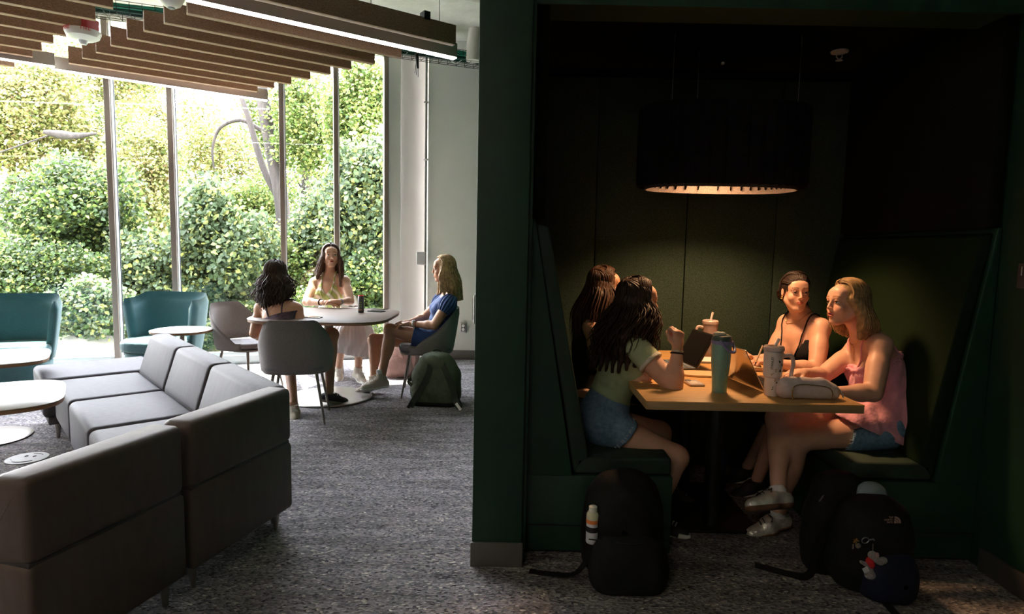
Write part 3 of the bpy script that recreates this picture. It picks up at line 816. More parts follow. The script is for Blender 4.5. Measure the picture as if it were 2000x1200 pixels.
# things on the study table
q = az(705, 611, .74)
t = thing('drink_can', 'slim dark drink can with red rim on the study table', 'can', q)
lathe('can_body', [(.022, 0), (.027, .006), (.028, .02), (.028, .135), (.024, .15)], mat('can_grey', (.12, .11, .12), .3, .7), t, 24)
lathe('can_rim', [(.024, .149), (.0255, .156), (.023, .158), (.020, .152)], mat('can_red', (.6, .03, .05), .3, .6), t, 24)
for k, zz in enumerate((.055, .075, .095)):
    for xx in (-.009, .009): box('printed_mark', (xx, -.0275, zz), (.009, .002, .010), mat('can_print_green', (.25, .35, .12), .5), t)
box('printed_band', (0, -.0268, .028), (.03, .003, .012), mat('can_print_brown', (.35, .18, .10), .5), t)
def phone(label, q, rz, mt, rest=0.0, size=(.075, .15, .009), cat='phone', tilt=0):
    t = thing('smartphone', label, cat, (q[0], q[1], q[2]), rz)
    box('body', (0, 0, size[2]/2), size, mt, t, bevel=.003)
    box('screen', (0, 0, size[2]+.0005), (size[0]-.006, size[1]-.008, .001), mat('dark_screen', (.01, .01, .012), .12), t)
    box('camera_bump', (-.018, size[1]/2-.022, size[2]+.0015), (.028, .028, .002), M_black, t, bevel=.0008)
    return t
phone('flat silver phone on the study table beside curly-haired woman', az(610, 621, .7405), radians(80), M_steel)
phone('lower dark phone of the stacked pair by the blue dress', az(735, 609, .7405), radians(70), M_black)
phone('upper dark phone resting on another at the table corner', az(741, 607, .7405)+Vector((0, 0, .0105)), radians(62), mat('phone_case', (.14, .14, .13), .5))
q = az(690, 600, .7405)
t = thing('sunglasses', 'dark red folded glasses lying behind the drink can', 'glasses', q, radians(10))
tubes('frame', [([Vector((x0+.02*cos(a), .004+.014*sin(a), .006+.004*sin(a))) for a in np.linspace(0, 2*pi, 15)], .0022) for x0 in (-.025, .025)] + [([(-.045, 0, .008), (-.02, .03, .004), (.03, .03, .004)], .0022), ([(.045, 0, .008), (.02, .036, .005), (-.03, .036, .005)], .0022)], mat('dark_red_plastic', (.12, .01, .02), .3), t, 6)

# ------------------------------------------------------------------ booth furniture
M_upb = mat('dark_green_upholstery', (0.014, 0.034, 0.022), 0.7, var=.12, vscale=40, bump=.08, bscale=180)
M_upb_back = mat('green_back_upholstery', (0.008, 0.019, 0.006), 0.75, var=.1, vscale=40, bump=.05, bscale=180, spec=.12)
def bench(label, sx, xo_top, xo_bot, xseat, mb):
    """sx=+1: seat extends to +x from the back (left bench)"""
    y0, y1 = FY+.03, BY-.03
    t = thing('booth_bench', label, 'bench', (xo_bot, (y0+y1)/2, 0), 0, 'booth benches')
    L = y1-y0
    O = Vector((0, y0, 0)); d = Vector((0, 1, 0)); n = Vector((1, 0, 0))
    def ex(nm, prof, mt, bev, s0=0, s1=L): return ext_profile(nm, prof, s0, s1, mt, t, bev, O, d, n)
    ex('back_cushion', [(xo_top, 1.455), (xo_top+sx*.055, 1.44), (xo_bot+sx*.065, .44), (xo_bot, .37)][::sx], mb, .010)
    ex('seat_cushion', [(xo_bot, .365), (xo_bot+sx*.01, .44), (xseat, .445), (xseat, .365)][::sx], M_upb, .015)
    xb = .062 if sx > 0 else 2.055
    ex('side_panel', [(xb, 1.475), (xo_top-sx*.004, 1.475), (xo_bot-sx*.006, .36), (xb, .36)][::sx], M_green_base, .002, s0=-.012)
    ex('base_panel', [(xb, .015), (xb, .36), (xseat+sx*.005, .36), (xseat+sx*.005, .14), (xseat+sx*.005, .015)][::sx], M_green_base, .002, s0=-.008)
    box('panel_seam', ((xb+xseat)/2-xo_bot, -L/2-.0125, .135), (abs(xseat-xb), .003, .003), M_black, t)
    return t
bench('left booth bench with slanted dark back holding two women', 1, .095, .285, .715, M_upb)
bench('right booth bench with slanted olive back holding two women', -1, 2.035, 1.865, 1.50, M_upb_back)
M_oak = mat('oak_veneer', (0.52, 0.30, 0.11), 0.42, var=.16, vscale=7, stretch=(1.2, 22, 1))
M_oakedge = mat('oak_edge', (0.36, 0.23, 0.11), 0.5, var=.12, vscale=10, stretch=(1, 1, 18))
TBX0, TBX1, TBY0, TBY1 = .555, 1.445, 2.47, 3.76
t = thing('booth_table', 'oak table cantilevered between the two booth benches', 'table', (1.0, 3.1, 0))
box('tabletop', (0, 0, .7375), (TBX1-TBX0, TBY1-TBY0, .005), M_oak, t, bevel=.001)
box('tabletop_edge', (0, 0, .72), (TBX1-TBX0-.001, TBY1-TBY0-.001, .031), M_oakedge, t, bevel=.001)
tube('post', [(0, -.18, .01), (0, -.18, .70)], .038, M_black, t, 20)
tube('post', [(0, .32, .01), (0, .32, .70)], .038, M_black, t, 20)
box('foot_plate', (0, .05, .008), (.44, .62, .014), M_black, t, bevel=.004)

# pendant lamp of felt fins
pc = (1.08, 3.28)
t = thing('pendant_lamp', 'large oval pendant lamp of dark felt fins, glowing inside', 'lamp', (pc[0], pc[1], 1.685))
M_fin = mat('charcoal_felt', (0.009, 0.009, 0.011), 0.95, bump=.4, bscale=300, spec=.1)
M_fin_in = mat('inner_felt', (0.13, 0.105, 0.095), 0.95, var=.25, vscale=200, bump=.4, bscale=300, spec=.1)
nf = 44; ra, rb_ = .425, .245
def ovl(a, da=0):
    e = 2/2.6
    return Vector(((ra+da)*math.copysign(abs(cos(a))**e, cos(a)), (rb_+da)*math.copysign(abs(sin(a))**e, sin(a)), 0))
me_fin = None
for k in range(nf):
    a = 2*pi*(k+.5)/nf
    p0 = ovl(a); p1 = ovl(a+2*pi/nf*.98)
    tg = (p1-p0); Lf = tg.length; tg.normalize(); nn = Vector((tg.y, -tg.x, 0))
    # curved felt strip: flat band with a fold returning inwards and rounded lower corner
    V, Fq = [], []
    pts = [(0, 0), (.35, .004), (.7, .008), (.93, .004), (1.0, -.012), (1.0, -.06)]
    zs = [.0, .025, .06, .2, .40]
    for zi, z_ in enumerate(zs):
        sh = (.55 if zi == 0 else .2 if zi == 1 else 0)
        for (u_, o_) in pts:
            q = p0 + tg*(u_*Lf) + nn*(o_ if zi > 0 else min(o_, 0)*.6)
            V.append((q.x, q.y, z_))
    m_ = len(pts)
    for zi in range(len(zs)-1):
        for i in range(m_-1): Fq.append((zi*m_+i, zi*m_+i+1, (zi+1)*m_+i+1, (zi+1)*m_+i))
    o = from_np('felt_fin', V, np.array(Fq), M_fin, t, smooth=False)
    sm = o.modifiers.new('thickness', 'SOLIDIFY'); sm.thickness = .006; sm.offset = 0
inner = [ovl(a, -.035) for a in np.linspace(0, 2*pi, 49)[:-1]]
V = [(p.x, p.y, z_) for z_ in (-.012, .12, .34) for p in inner]; Fq = []
for r_ in range(2):
    for i in range(48):
        j = (i+1) % 48; Fq.append((r_*48+i, r_*48+j, (r_+1)*48+j, (r_+1)*48+i))
o = from_np('inner_lining', V, np.array(Fq), M_fin_in, t, smooth=False)
sm = o.modifiers.new('thickness', 'SOLIDIFY'); sm.thickness = .008
prism('top_plate', [(p.x*.98, p.y*.98) for p in inner], .33, .345, M_fin, t)
lathe('lamp_disc', [(.001, .318), (.15, .318), (.16, .33)], mat('lamp_diffuser', (1, .8, .6), .5, emit=((1.0, .72, .55), .8)), t, 32)
for dx, dy in ((-.30, -.12), (.33, -.12), (-.1, .14)):
    tube('suspension_wire', [(dx, dy, .33), (dx, dy, 2.43-1.685)], .0016, M_steel, t, 6)
    tube('wire_gripper', [(dx, dy, .69), (dx, dy, .735)], .004, M_steel, t, 8)
ld = bpy.data.lights.new('pendant_bulb', 'SPOT')
ld.energy = 50; ld.color = (1.0, .56, .27); ld.spot_size = radians(128); ld.spot_blend = .8; ld.shadow_soft_size = .10
lo = bpy.data.objects.new('pendant_bulb', ld); C.objects.link(lo); lo.location = (0, 0, .27); lo.parent = t
# ------------------------------------------------------------------ signed-distance modelling: soft one-piece bodies
def V3(*a): return np.array(a, float)
def nrm(v): v = np.asarray(v, float); return v/np.linalg.norm(v)
def cone(a, b, r1, r2, k=.02): return ('cone', np.array(a, float), np.array(b, float), r1, r2, k)
def ell(c, r, ax=None, k=.02, sub=False): return ('sub' if sub else 'ell', np.array(c, float), np.array(r, float), np.eye(3) if ax is None else np.array(ax, float), 0, k)
def bounds(pr):
    if pr[0] == 'cone':
        m = max(pr[3], pr[4]); return np.minimum(pr[1], pr[2])-m, np.maximum(pr[1], pr[2])+m
    ext = (np.abs(pr[3].T) * pr[2][None, :]).sum(1)
    return pr[1]-ext, pr[1]+ext
def dist(pr, P, infl=0.0):
    if pr[0] == 'cone':
        a, b = pr[1], pr[2]; d = b-a; L2 = d@d+1e-12
        t = np.clip(((P-a)@d)/L2, 0, 1)
        q = P - a - t[..., None]*d
        return np.sqrt((q*q).sum(-1)) - (pr[3]+(pr[4]-pr[3])*t) - infl
    q = (P-pr[1]) @ pr[3].T
    r = pr[2]+infl
    k0 = np.sqrt(((q/r)**2).sum(-1)); k1 = np.sqrt(((q/(r*r))**2).sum(-1))+1e-9
    return k0*(k0-1)/k1
def smin(a, b, k):
    h = np.clip(.5+.5*(b-a)/k, 0, 1)
    return b+(a-b)*h - k*h*(1-h)
def smax(a, b, k): return -smin(-a, -b, k)
class Grid:
    def __init__(s, lo, hi, h):
        s.lo = np.array(lo, float); s.h = h
        s.n = np.maximum(4, np.ceil((np.array(hi)-s.lo)/h).astype(int)+1)
        s.F = np.full(s.n, .2, np.float32)
        s.ax = [s.lo[i]+h*np.arange(s.n[i]) for i in range(3)]
    def sl(s, lo, hi, pad):
        i0 = np.clip(np.floor((lo-pad-s.lo)/s.h).astype(int), 0, s.n); i1 = np.clip(np.ceil((hi+pad-s.lo)/s.h).astype(int)+1, 0, s.n)
        if (i1 <= i0).any(): return None, None
        P = np.stack(np.meshgrid(s.ax[0][i0[0]:i1[0]], s.ax[1][i0[1]:i1[1]], s.ax[2][i0[2]:i1[2]], indexing='ij'), -1)
        return tuple(slice(a, b) for a, b in zip(i0, i1)), P
    def add(s, prims, infl=0.0):
        for pr in prims:
            lo, hi = bounds(pr)
            k = pr[5]
            sl, P = s.sl(lo-infl, hi+infl, k+3*s.h)
            if sl is None: continue
            d = dist(pr, P, infl)
            if pr[0] == 'sub': s.F[sl] = smax(s.F[sl], -d, k)
            else: s.F[sl] = smin(s.F[sl], d, k)
        return s
    def pts(s):
        return np.stack(np.meshgrid(*s.ax, indexing='ij'), -1)
    def clip(s, c, n, k=.002):
        """keep the side where (p-c).n < 0"""
        n = nrm(n); P0 = s.ax[0][:, None, None]*n[0]+s.ax[1][None, :, None]*n[1]+s.ax[2][None, None, :]*n[2]-np.dot(c, n)
        s.F = np.maximum(s.F, P0.astype(np.float32)); return s
    def surf(s):
        F = s.F; h = s.h
        ins = F < 0
        a = ins[:-1, :-1, :-1]
        cnt = np.zeros(a.shape, np.int8)
        for i in (0, 1):
            for j in (0, 1):
                for k in (0, 1):
                    cnt += ins[i:F.shape[0]-1+i, j:F.shape[1]-1+j, k:F.shape[2]-1+k]
        act = (cnt > 0) & (cnt < 8)
        ci = np.argwhere(act)
        if len(ci) == 0: return np.zeros((0, 3)), np.zeros((0, 4), int)
        idx = np.full(act.shape, -1, np.int64); idx[act] = np.arange(len(ci))
        cs = [(i, j, k) for i in (0, 1) for j in (0, 1) for k in (0, 1)]
        vals = np.stack([F[ci[:, 0]+c[0], ci[:, 1]+c[1], ci[:, 2]+c[2]] for c in cs], 1)
        S = np.zeros((len(ci), 3)); W = np.zeros(len(ci))
        for u in range(8):
            for v in range(u+1, 8):
                if sum(abs(cs[u][q]-cs[v][q]) for q in range(3)) != 1: continue
                m = (vals[:, u] < 0) != (vals[:, v] < 0)
                t = np.where(m, vals[:, u]/(vals[:, u]-vals[:, v]+1e-12), 0)
                p = np.array(cs[u])[None]+t[:, None]*(np.array(cs[v])-np.array(cs[u]))[None]
                S += p*m[:, None]; W += m
        V = s.lo + h*(ci + S/W[:, None])
        Q = []
        for axn in range(3):
            u, v = [q for q in range(3) if q != axn]
            A = np.take(ins, range(0, F.shape[axn]-1), axn); B = np.take(ins, range(1, F.shape[axn]), axn)
            e = np.argwhere(A != B)
            e = e[(e[:, u] > 0) & (e[:, v] > 0) & (e[:, u] < F.shape[u]-1) & (e[:, v] < F.shape[v]-1)]
            if len(e) == 0: continue
            def cid(du, dv):
                q = e.copy(); q[:, u] -= du; q[:, v] -= dv
                return idx[q[:, 0], q[:, 1], q[:, 2]]
            quad = np.stack([cid(0, 0), cid(1, 0), cid(1, 1), cid(0, 1)], 1)
            flip = ins[e[:, 0], e[:, 1], e[:, 2]]
            if axn == 1: flip = ~flip
            quad[~flip] = quad[~flip][:, ::-1]
            Q.append(quad)
        Q = np.concatenate(Q)
        return V, Q[(Q >= 0).all(1)]
def sdf_obj(name, prims, h, mt, parent, infl=0, clips=(), fn=None, pad=.03, origin=None):
    lo = np.min([bounds(p)[0] for p in prims if p[0] != 'sub'], 0)-pad-infl; hi = np.max([bounds(p)[1] for p in prims if p[0] != 'sub'], 0)+pad+infl
    g = Grid(lo, hi, h).add(prims, infl)
    if fn is not None: g.F = fn(g).astype(np.float32)
    for c in clips: g.clip(*c)
    V, Q = g.surf()
    o = from_np(name, V, Q, mt, parent, True, origin=origin if origin is not None else (parent.location if parent else None))
    return o
def fval(p, prims, infl=0.0):
    v = 1.0; p = np.asarray(p, float)[None]
    for pr in prims:
        d = dist(pr, p, infl)
        v = smax(v, -d, pr[5]) if pr[0] == 'sub' else smin(v, d, pr[5])
    return float(v[0])
def snap(p, prims, off=.004):
    """slide a point on to the surface of a body"""
    p = np.array(p, float)
    for _ in range(12):
        v = fval(p, prims)-off
        g = np.array([fval(p+e, prims)-fval(p-e, prims) for e in np.eye(3)*.004])/.008
        n_ = np.linalg.norm(g)
        if n_ < 1e-6: break
        p = p-g/n_*v*.9/max(n_, .5)
        if abs(v) < 4e-4: break
    return p
def vcut(p, n1, n2, fwd, back=0.0):
    """cut a V neckline: remove what is above both slanted planes and in front"""
    def fn(g):
        P = g.pts()-p
        return np.maximum(g.F, np.minimum(np.minimum(P@nrm(n1), P@nrm(n2)), P@nrm(fwd)+back))
    return fn
def wrinkle(amp, freq, ax, seed=0, reg=None):
    """cloth folds: shallow waves across direction ax"""
    def fn(g):
        X, Y, Z = g.ax[0][:, None, None], g.ax[1][None, :, None], g.ax[2][None, None, :]
        a = nrm(ax); s = X*a[0]+Y*a[1]+Z*a[2]
        wv = np.sin(freq*s+2.3*np.sin(9*X+seed)+2.0*np.sin(11*Y+seed*2)+1.8*np.sin(13*Z+seed*3))+.6*np.sin(1.9*freq*s+3*np.sin(14*X-seed)+2*np.sin(17*Z))
        return g.F + amp*wv
    return fn

# ------------------------------------------------------------------ people
def skin_mat(name, c): return mat(name, c, .48, var=.06, vscale=25, attr='tone', spec=.4)
M_skin_sun = skin_mat('sunlit_skin', (.60, .34, .225))
M_skin_tan = skin_mat('tan_skin', (.50, .265, .165))
M_skin_fair = skin_mat('fair_skin', (.64, .365, .265))
M_eye = mat('eye', (1, 1, 1), .15, attr='tone', coat=.5)
def hair_mat(name, c, var=.35): return mat(name, c, .5, var=var, vscale=40, spec=.28)
H_dark = hair_mat('dark_brown_hair', (.042, .022, .014))
H_brown = hair_mat('brown_hair', (.055, .026, .015))
H_light = hair_mat('light_brown_hair', (.11, .062, .042))
H_blond = hair_mat('blond_hair', (.42, .27, .13), .4)
H_dkblond = hair_mat('dark_blond_hair', (.33, .21, .10), .4)
M_lash = mat('lash', (.02, .012, .01), .6)

def head_frame(c, look, tilt=0.0, up=(0, 0, 1)):
    f = nrm(look); r = nrm(np.cross(f, up)); u = np.cross(r, f)
    r2 = r*cos(tilt)+u*sin(tilt); u2 = np.cross(r2, f)
    return dict(c=np.array(c, float), f=f, r=r2, u=u2)
def HL(h, x, y, z): return h['c'] + h['s']*(h['r']*x + h['f']*y + h['u']*z)
def head_prims(h, mouth_open=0.0):
    s = h['s']; R = np.array([h['r'], h['f'], h['u']])
    def E(x, y, z, a, b, c, k=.02, sub=False): return ell(HL(h, x, y, z), np.array((a, b, c))*s, R, k*s, sub)
    def K(p, q, r1, r2, k=.02): return cone(HL(h, *p), HL(h, *q), r1*s, r2*s, k*s)
    P = [E(0, -.014, .030, .073, .092, .086), E(0, .022, -.035, .054, .060, .074, .03),
         E(0, .064, -.100, .021, .018, .016, .022), E(.034, .058, -.034, .022, .018, .022, .025), E(-.034, .058, -.034, .022, .018, .022, .025),
         K((.050, -.002, -.052), (.018, .052, -.098), .016, .013, .03), K((-.050, -.002, -.052), (-.018, .052, -.098), .016, .013, .03),
         E(0, .062, .042, .050, .022, .030, .03),
         K((-.036, .073, .020), (.036, .073, .020), .010, .010, .02),
         E(.0315, .092, .0, .017, .016, .0105, .010, True), E(-.0315, .092, .0, .017, .016, .0105, .010, True),
         K((0, .083, .010), (0, .1005, -.029), .006, .0075, .012), E(.009, .094, -.033, .0065, .007, .0055, .007), E(-.009, .094, -.033, .0065, .007, .0055, .007),
         E(0, .066, -.060, .027, .022, .024, .02),
         K((-.015, .084, -.0575), (.015, .084, -.0575), .003, .003, .006), E(0, .0875, -.0575, .013, .0045, .0040, .005),
         E(0, .0875, -.0675-mouth_open, .0145, .0065, .0052, .005)]
    if mouth_open: P.append(E(0, .090, -.0625-mouth_open*.5, .013, .012, .0025+mouth_open*.5, .003, True))
    for sg_ in (1, -1):
        P += [K((sg_*.019, .0805, .0060), (sg_*.0315, .0835, .0078), .0032, .0036, .004), K((sg_*.0315, .0835, .0078), (sg_*.045, .0765, .0050), .0036, .0028, .004), K((sg_*.020, .080, -.0062), (sg_*.043, .0765, -.0060), .0026, .0026, .004),
              E(sg_*.0745, -.010, -.002, .0065, .017, .028, .006), E(sg_*.079, -.004, .0, .003, .009, .017, .003, True)]
    return P
def tone_attr(o, h, lip=(.78, .42, .42), brow=(.35, .28, .22), blush=.88, off=None, brow_on=True):
    me = o.data; n = len(me.vertices)
    co = np.empty(n*3, np.float32); me.vertices.foreach_get('co', co); co = co.reshape(-1, 3) + np.array(o.parent.location)
    q = (co-h['c'])/h['s']; x, y, z = q@h['r'], q@h['f'], q@h['u']
    col = np.ones((n, 4), np.float32)
    def mixc(m, c):
        m = np.clip(m, 0, 1)[:, None]; col[:, :3] = col[:, :3]*(1-m)+np.array(c)*m
    fr = y > .05
    mixc(np.where(fr, .6*np.exp(-(((np.abs(x)-.036)/.016)**2+((z+.032)/.016)**2)), 0), (1.0, blush*.9, blush*.88))
    mo = h.get('mo', 0)
    lipd = np.where(y > .070, 1.2-(np.abs(x)/.0195)**2-(np.abs(z+.0622+mo*.5)/(.0092+mo*.5))**4, -1)
    mixc(np.where(lipd > 0, np.clip(lipd*4, 0, 1), 0), lip)
    if mo: mixc(np.where((y > .05) & (((x/.013)**2+((z+.0625+mo*.5)/(.002+mo*.5))**2) < 1), 1, 0), (.15, .03, .03))
    if brow_on:
        bz = .0245+.004*np.cos((np.abs(x)-.030)*60)
        mixc(np.where(fr & (np.abs(x) > .013) & (np.abs(x) < .050), np.clip(1.6-(np.abs(z-bz)/.0038)**2, 0, 1)*.85, 0), brow)
    ed = np.where(y > .05, 1-((np.abs(x)-.0315)/.017)**2-((z-.0)/.0105)**2, -1)
    mixc(np.where(ed > 0, .3, 0), (.75, .55, .5))
    a = me.color_attributes.new('tone', 'FLOAT_COLOR', 'POINT'); a.data.foreach_set('color', col.ravel())
def eyes(h, root, gaze=(0, 0), iris=(.10, .06, .03)):
    for sg_ in (1, -1):
        c = HL(h, sg_*.0315, .0725, .0)
        bm = bmesh.new(); bmesh.ops.create_uvsphere(bm, u_segments=24, v_segments=16, radius=.0116*h['s'])
        me = bpy.data.meshes.new('eye')
        g = nrm(h['f']+h['r']*gaze[0]+h['u']*gaze[1])
        bm.to_mesh(me); bm.free()
        o = link('eye', me, M_eye, root, loc=Vector(c)-root.location)
        cols = []
        for v in me.vertices:
            p_ = nrm(v.co); d = p_@g
            cols += [.01, .01, .01, 1] if d > .94 else ([*iris, 1] if d > .79 else [.72, .68, .66, 1])
        a = me.color_attributes.new('tone', 'FLOAT_COLOR', 'POINT'); a.data.foreach_set('color', cols)
        for p in me.polygons: p.use_smooth = True
        L = [Vector(HL(h, sg_*.0315+.0155*cos(t_), .0862-.0075*abs(cos(t_))**1.5, .0005+.0055*sin(t_)))-root.location for t_ in np.linspace(.15, pi-.15, 9)]
        tube('eyelash', L, [.0006]+[.0014*h['s']]*7+[.0006], M_lash, root, 5)
def hand_prims(w, d, pn, thumb, curl=.5, s=1.0, fist=False, spread=.12):
    """w wrist, d towards knuckles, pn palm normal (fingers curl towards it), thumb lateral direction"""
    d = nrm(d); pn = nrm(np.array(pn)-d*np.dot(pn, d)); lat = nrm(np.cross(d, pn)); 
    if np.dot(lat, thumb) < 0: lat = -lat
    P = [cone(w, w+d*.03*s, .021*s, .024*s, .01)]
    kn = w+d*.082*s
    P += [cone(w+d*.03*s+lat*.012*s, kn+lat*.026*s, .017*s, .0125*s, .012), cone(w+d*.03*s, kn+lat*.008*s, .017*s, .0130*s, .012),
          cone(w+d*.03*s-lat*.010*s, kn-lat*.010*s-d*.003, .016*s, .0125*s, .012), cone(w+d*.03*s-lat*.014*s, kn-lat*.027*s-d*.010*s, .015*s, .0115*s, .012)]
    for i, (o_, L, dd) in enumerate(((.027, .074, 0), (.009, .082, .003), (-.010, .077, -.001), (-.027, .060, -.010))):
        b = kn+lat*o_*s+d*dd*s
        dirv = nrm(d+lat*(o_/.027)*spread)
        ang = 0; p = b; rr = .0092*s
        for q, (fr, cf) in enumerate(((.44, .75), (.32, 1.05), (.24, .7))):
            ang += curl*cf*(1+.12*i)
            e = p+(dirv*cos(ang)+pn*sin(ang))*L*fr*s
            P.append(cone(p, e, rr, rr*.90, .004)); p = e; rr *= .90
    t0 = w+d*.025*s+lat*.020*s
    td = nrm(d*.62+lat*.62+pn*.35)
    t1 = t0+td*.036*s
    td2 = nrm(d*.9+lat*(.15-.3*curl)+pn*(.2+.5*curl)); t2 = t1+td2*.032*s
    td3 = nrm(d*(.9-.3*curl)+lat*(-.1-.5*curl)+pn*(.2+.5*curl)); t3 = t2+td3*.024*s
    P += [cone(t0, t1, .0145*s, .0115*s, .010), cone(t1, t2, .0108*s, .0098*s, .005), cone(t2, t3, .0095*s, .0082*s, .004)]
    return P
def body_parts(J, s=1.0, fem=1.0):
    """J: world joints. returns dict of primitive lists"""
    A = {k: (np.array(v, float) if not isinstance(v, dict) else v) for k, v in J.items()}
    pel, ch, nk = A['pelvis'], A['chest'], A['neck']
    up = nrm(nk-pel); rt = nrm(A['shR']-A['shL']); rt = nrm(rt-up*np.dot(rt, up)); fw = np.cross(up, rt)
    hr = nrm(A['hipR']-A['hipL']); 
    R = np.array([rt, fw, up]); D = {}
    upP = nrm(ch-pel); fwP = nrm(np.cross(upP, hr)); hr = np.cross(fwP, upP); RP = np.array([hr, fwP, upP])
    wm = ch*.45+pel*.55
    D['torso'] = [ell(pel, np.array((.165, .115, .12))*s, RP, .05), ell(wm, np.array((.122, .090, .13))*s, R, .06),
                  ell(ch, np.array((.138, .098, .15))*s, R, .05), cone(A['shL'], A['shR'], .046*s, .046*s, .05),
                  cone(nk+up*.012, A['shR']*.7+nk*.3-up*.004, .046*s, .040*s, .05), cone(nk+up*.012, A['shL']*.7+nk*.3-up*.004, .046*s, .040*s, .05)]
    for sg_ in (1, -1): D['torso'].append(ell(ch+fw*.072*s+rt*sg_*.066*s-up*.015*s, np.array((.056, .050, .056))*s*fem, R, .035))
    h = A['head']
    hb = HL(h, 0, -.032, -.060)
    D['neck'] = [cone(nk-up*.02, hb, .047*s, .043*s, .022), cone(nk+up*.02, HL(h, 0, -.040, -.03), .042*s, .046*s, .02)]
    D['head'] = head_prims(h, h.get('mo', 0))
    for q in 'RL':
        sh, el_, wr = A['sh'+q], A['el'+q], A['wr'+q]
        D['arm'+q] = [cone(sh, el_, .047*s, .036*s, .03), cone(sh*.55+el_*.45, sh*.2+el_*.8, .040*s, .036*s, .03)]
        mid = el_*.72+wr*.28
        D['fore'+q] = [cone(el_, mid, .037*s, .038*s, .02), cone(mid, wr, .037*s, .0235*s, .02)]
        if 'hand'+q in J: D['hand'+q] = hand_prims(wr, **J['hand'+q])
        hp, kn, an = A['hip'+q], A['kn'+q], A['an'+q]
        D['thigh'+q] = [cone(hp, kn, .086*s, .056*s, .045)]
        cd = nrm(an-kn); back = nrm((hp-kn)-cd*np.dot(hp-kn, cd)) if np.linalg.norm(np.cross(hp-kn, cd)) > .02 else V3(0, 0, 0)
        D['calf'+q] = [cone(kn, an, .053*s, .034*s, .03), ell(kn*.68+an*.32+back*.016*s, np.array((.047, .047, .11))*s, frame_z(cd), .04)]
        to = A['toe'+q]
        D['foot'+q] = [cone(an, an*.6+to*.4, .036*s, .034*s, .02), cone(an*.6+to*.4, to, .036*s, .026*s, .02)]
    D['_f'] = dict(up=up, rt=rt, fw=fw)
    return D
def frame_z(z):
    z = nrm(z); a = V3(1, 0, 0) if abs(z[0]) < .8 else V3(0, 1, 0)
    x = nrm(np.cross(a, z)); y = np.cross(z, x)
    return np.array([x, y, z])
def build_body(root, D, h, skin, tags, hh=.0065, brow=(.35, .28, .22), lip=(.78, .42, .42)):
    org = np.array(root.location)
    allp = [p for t in tags for p in D[t]]
    Vs, Qs, off = [], [], 0
    # head box in head space: fine grid; cut at a plane through the neck
    cutc = HL(h, 0, -.02, -.125); cn = nrm(HL(h, 0, -.03, -.06)-cutc)
    hp = D['head']+D['neck']
    lo = np.min([bounds(p)[0] for p in D['head'] if p[0] != 'sub'], 0)-.02; hi = np.max([bounds(p)[1] for p in D['head'] if p[0] != 'sub'], 0)+.02
    lo = np.minimum(lo, cutc-.08); hi = np.maximum(hi, cutc+.08)
    g = Grid(lo, hi, .0028).add([p for t in tags if t not in ('head', 'neck') for p in D[t] if t == 'torso']).add(D['neck']).add(D['head']); g.clip(cutc-cn*.012, -cn)
    V, Q = g.surf(); Vs.append(V); Qs.append(Q+off); off += len(V)
    bt = [t for t in tags if t not in ('head',) and not t.startswith('hand')]
    prims = [p for t in bt for p in D[t]]
    lo = np.min([bounds(p)[0] for p in prims], 0)-.03; hi = np.max([bounds(p)[1] for p in prims], 0)+.03
    g = Grid(lo, hi, hh).add(prims)
    g.clip(cutc, cn)
    V, Q = g.surf(); Vs.append(V); Qs.append(Q+off); off += len(V)
    for q in 'RL':
        if 'hand'+q in tags:
            hpz = D['hand'+q]+[D['fore'+q][1]]
            lo = np.min([bounds(p)[0] for p in D['hand'+q]], 0)-.012; hi = np.max([bounds(p)[1] for p in D['hand'+q]], 0)+.012
            g = Grid(lo, hi, .0030).add([D['fore'+q][1]]).add(D['hand'+q])
            a, b = D['fore'+q][1][1], D['fore'+q][1][2]; dn = nrm(b-a)
            g.clip(b-dn*.02, -dn)
            V, Q = g.surf(); Vs.append(V); Qs.append(Q+off); off += len(V)
    o = from_np('body', np.concatenate(Vs), np.concatenate(Qs), skin, root, True, origin=org)
    tone_attr(o, h, brow=brow, lip=lip)
    return o

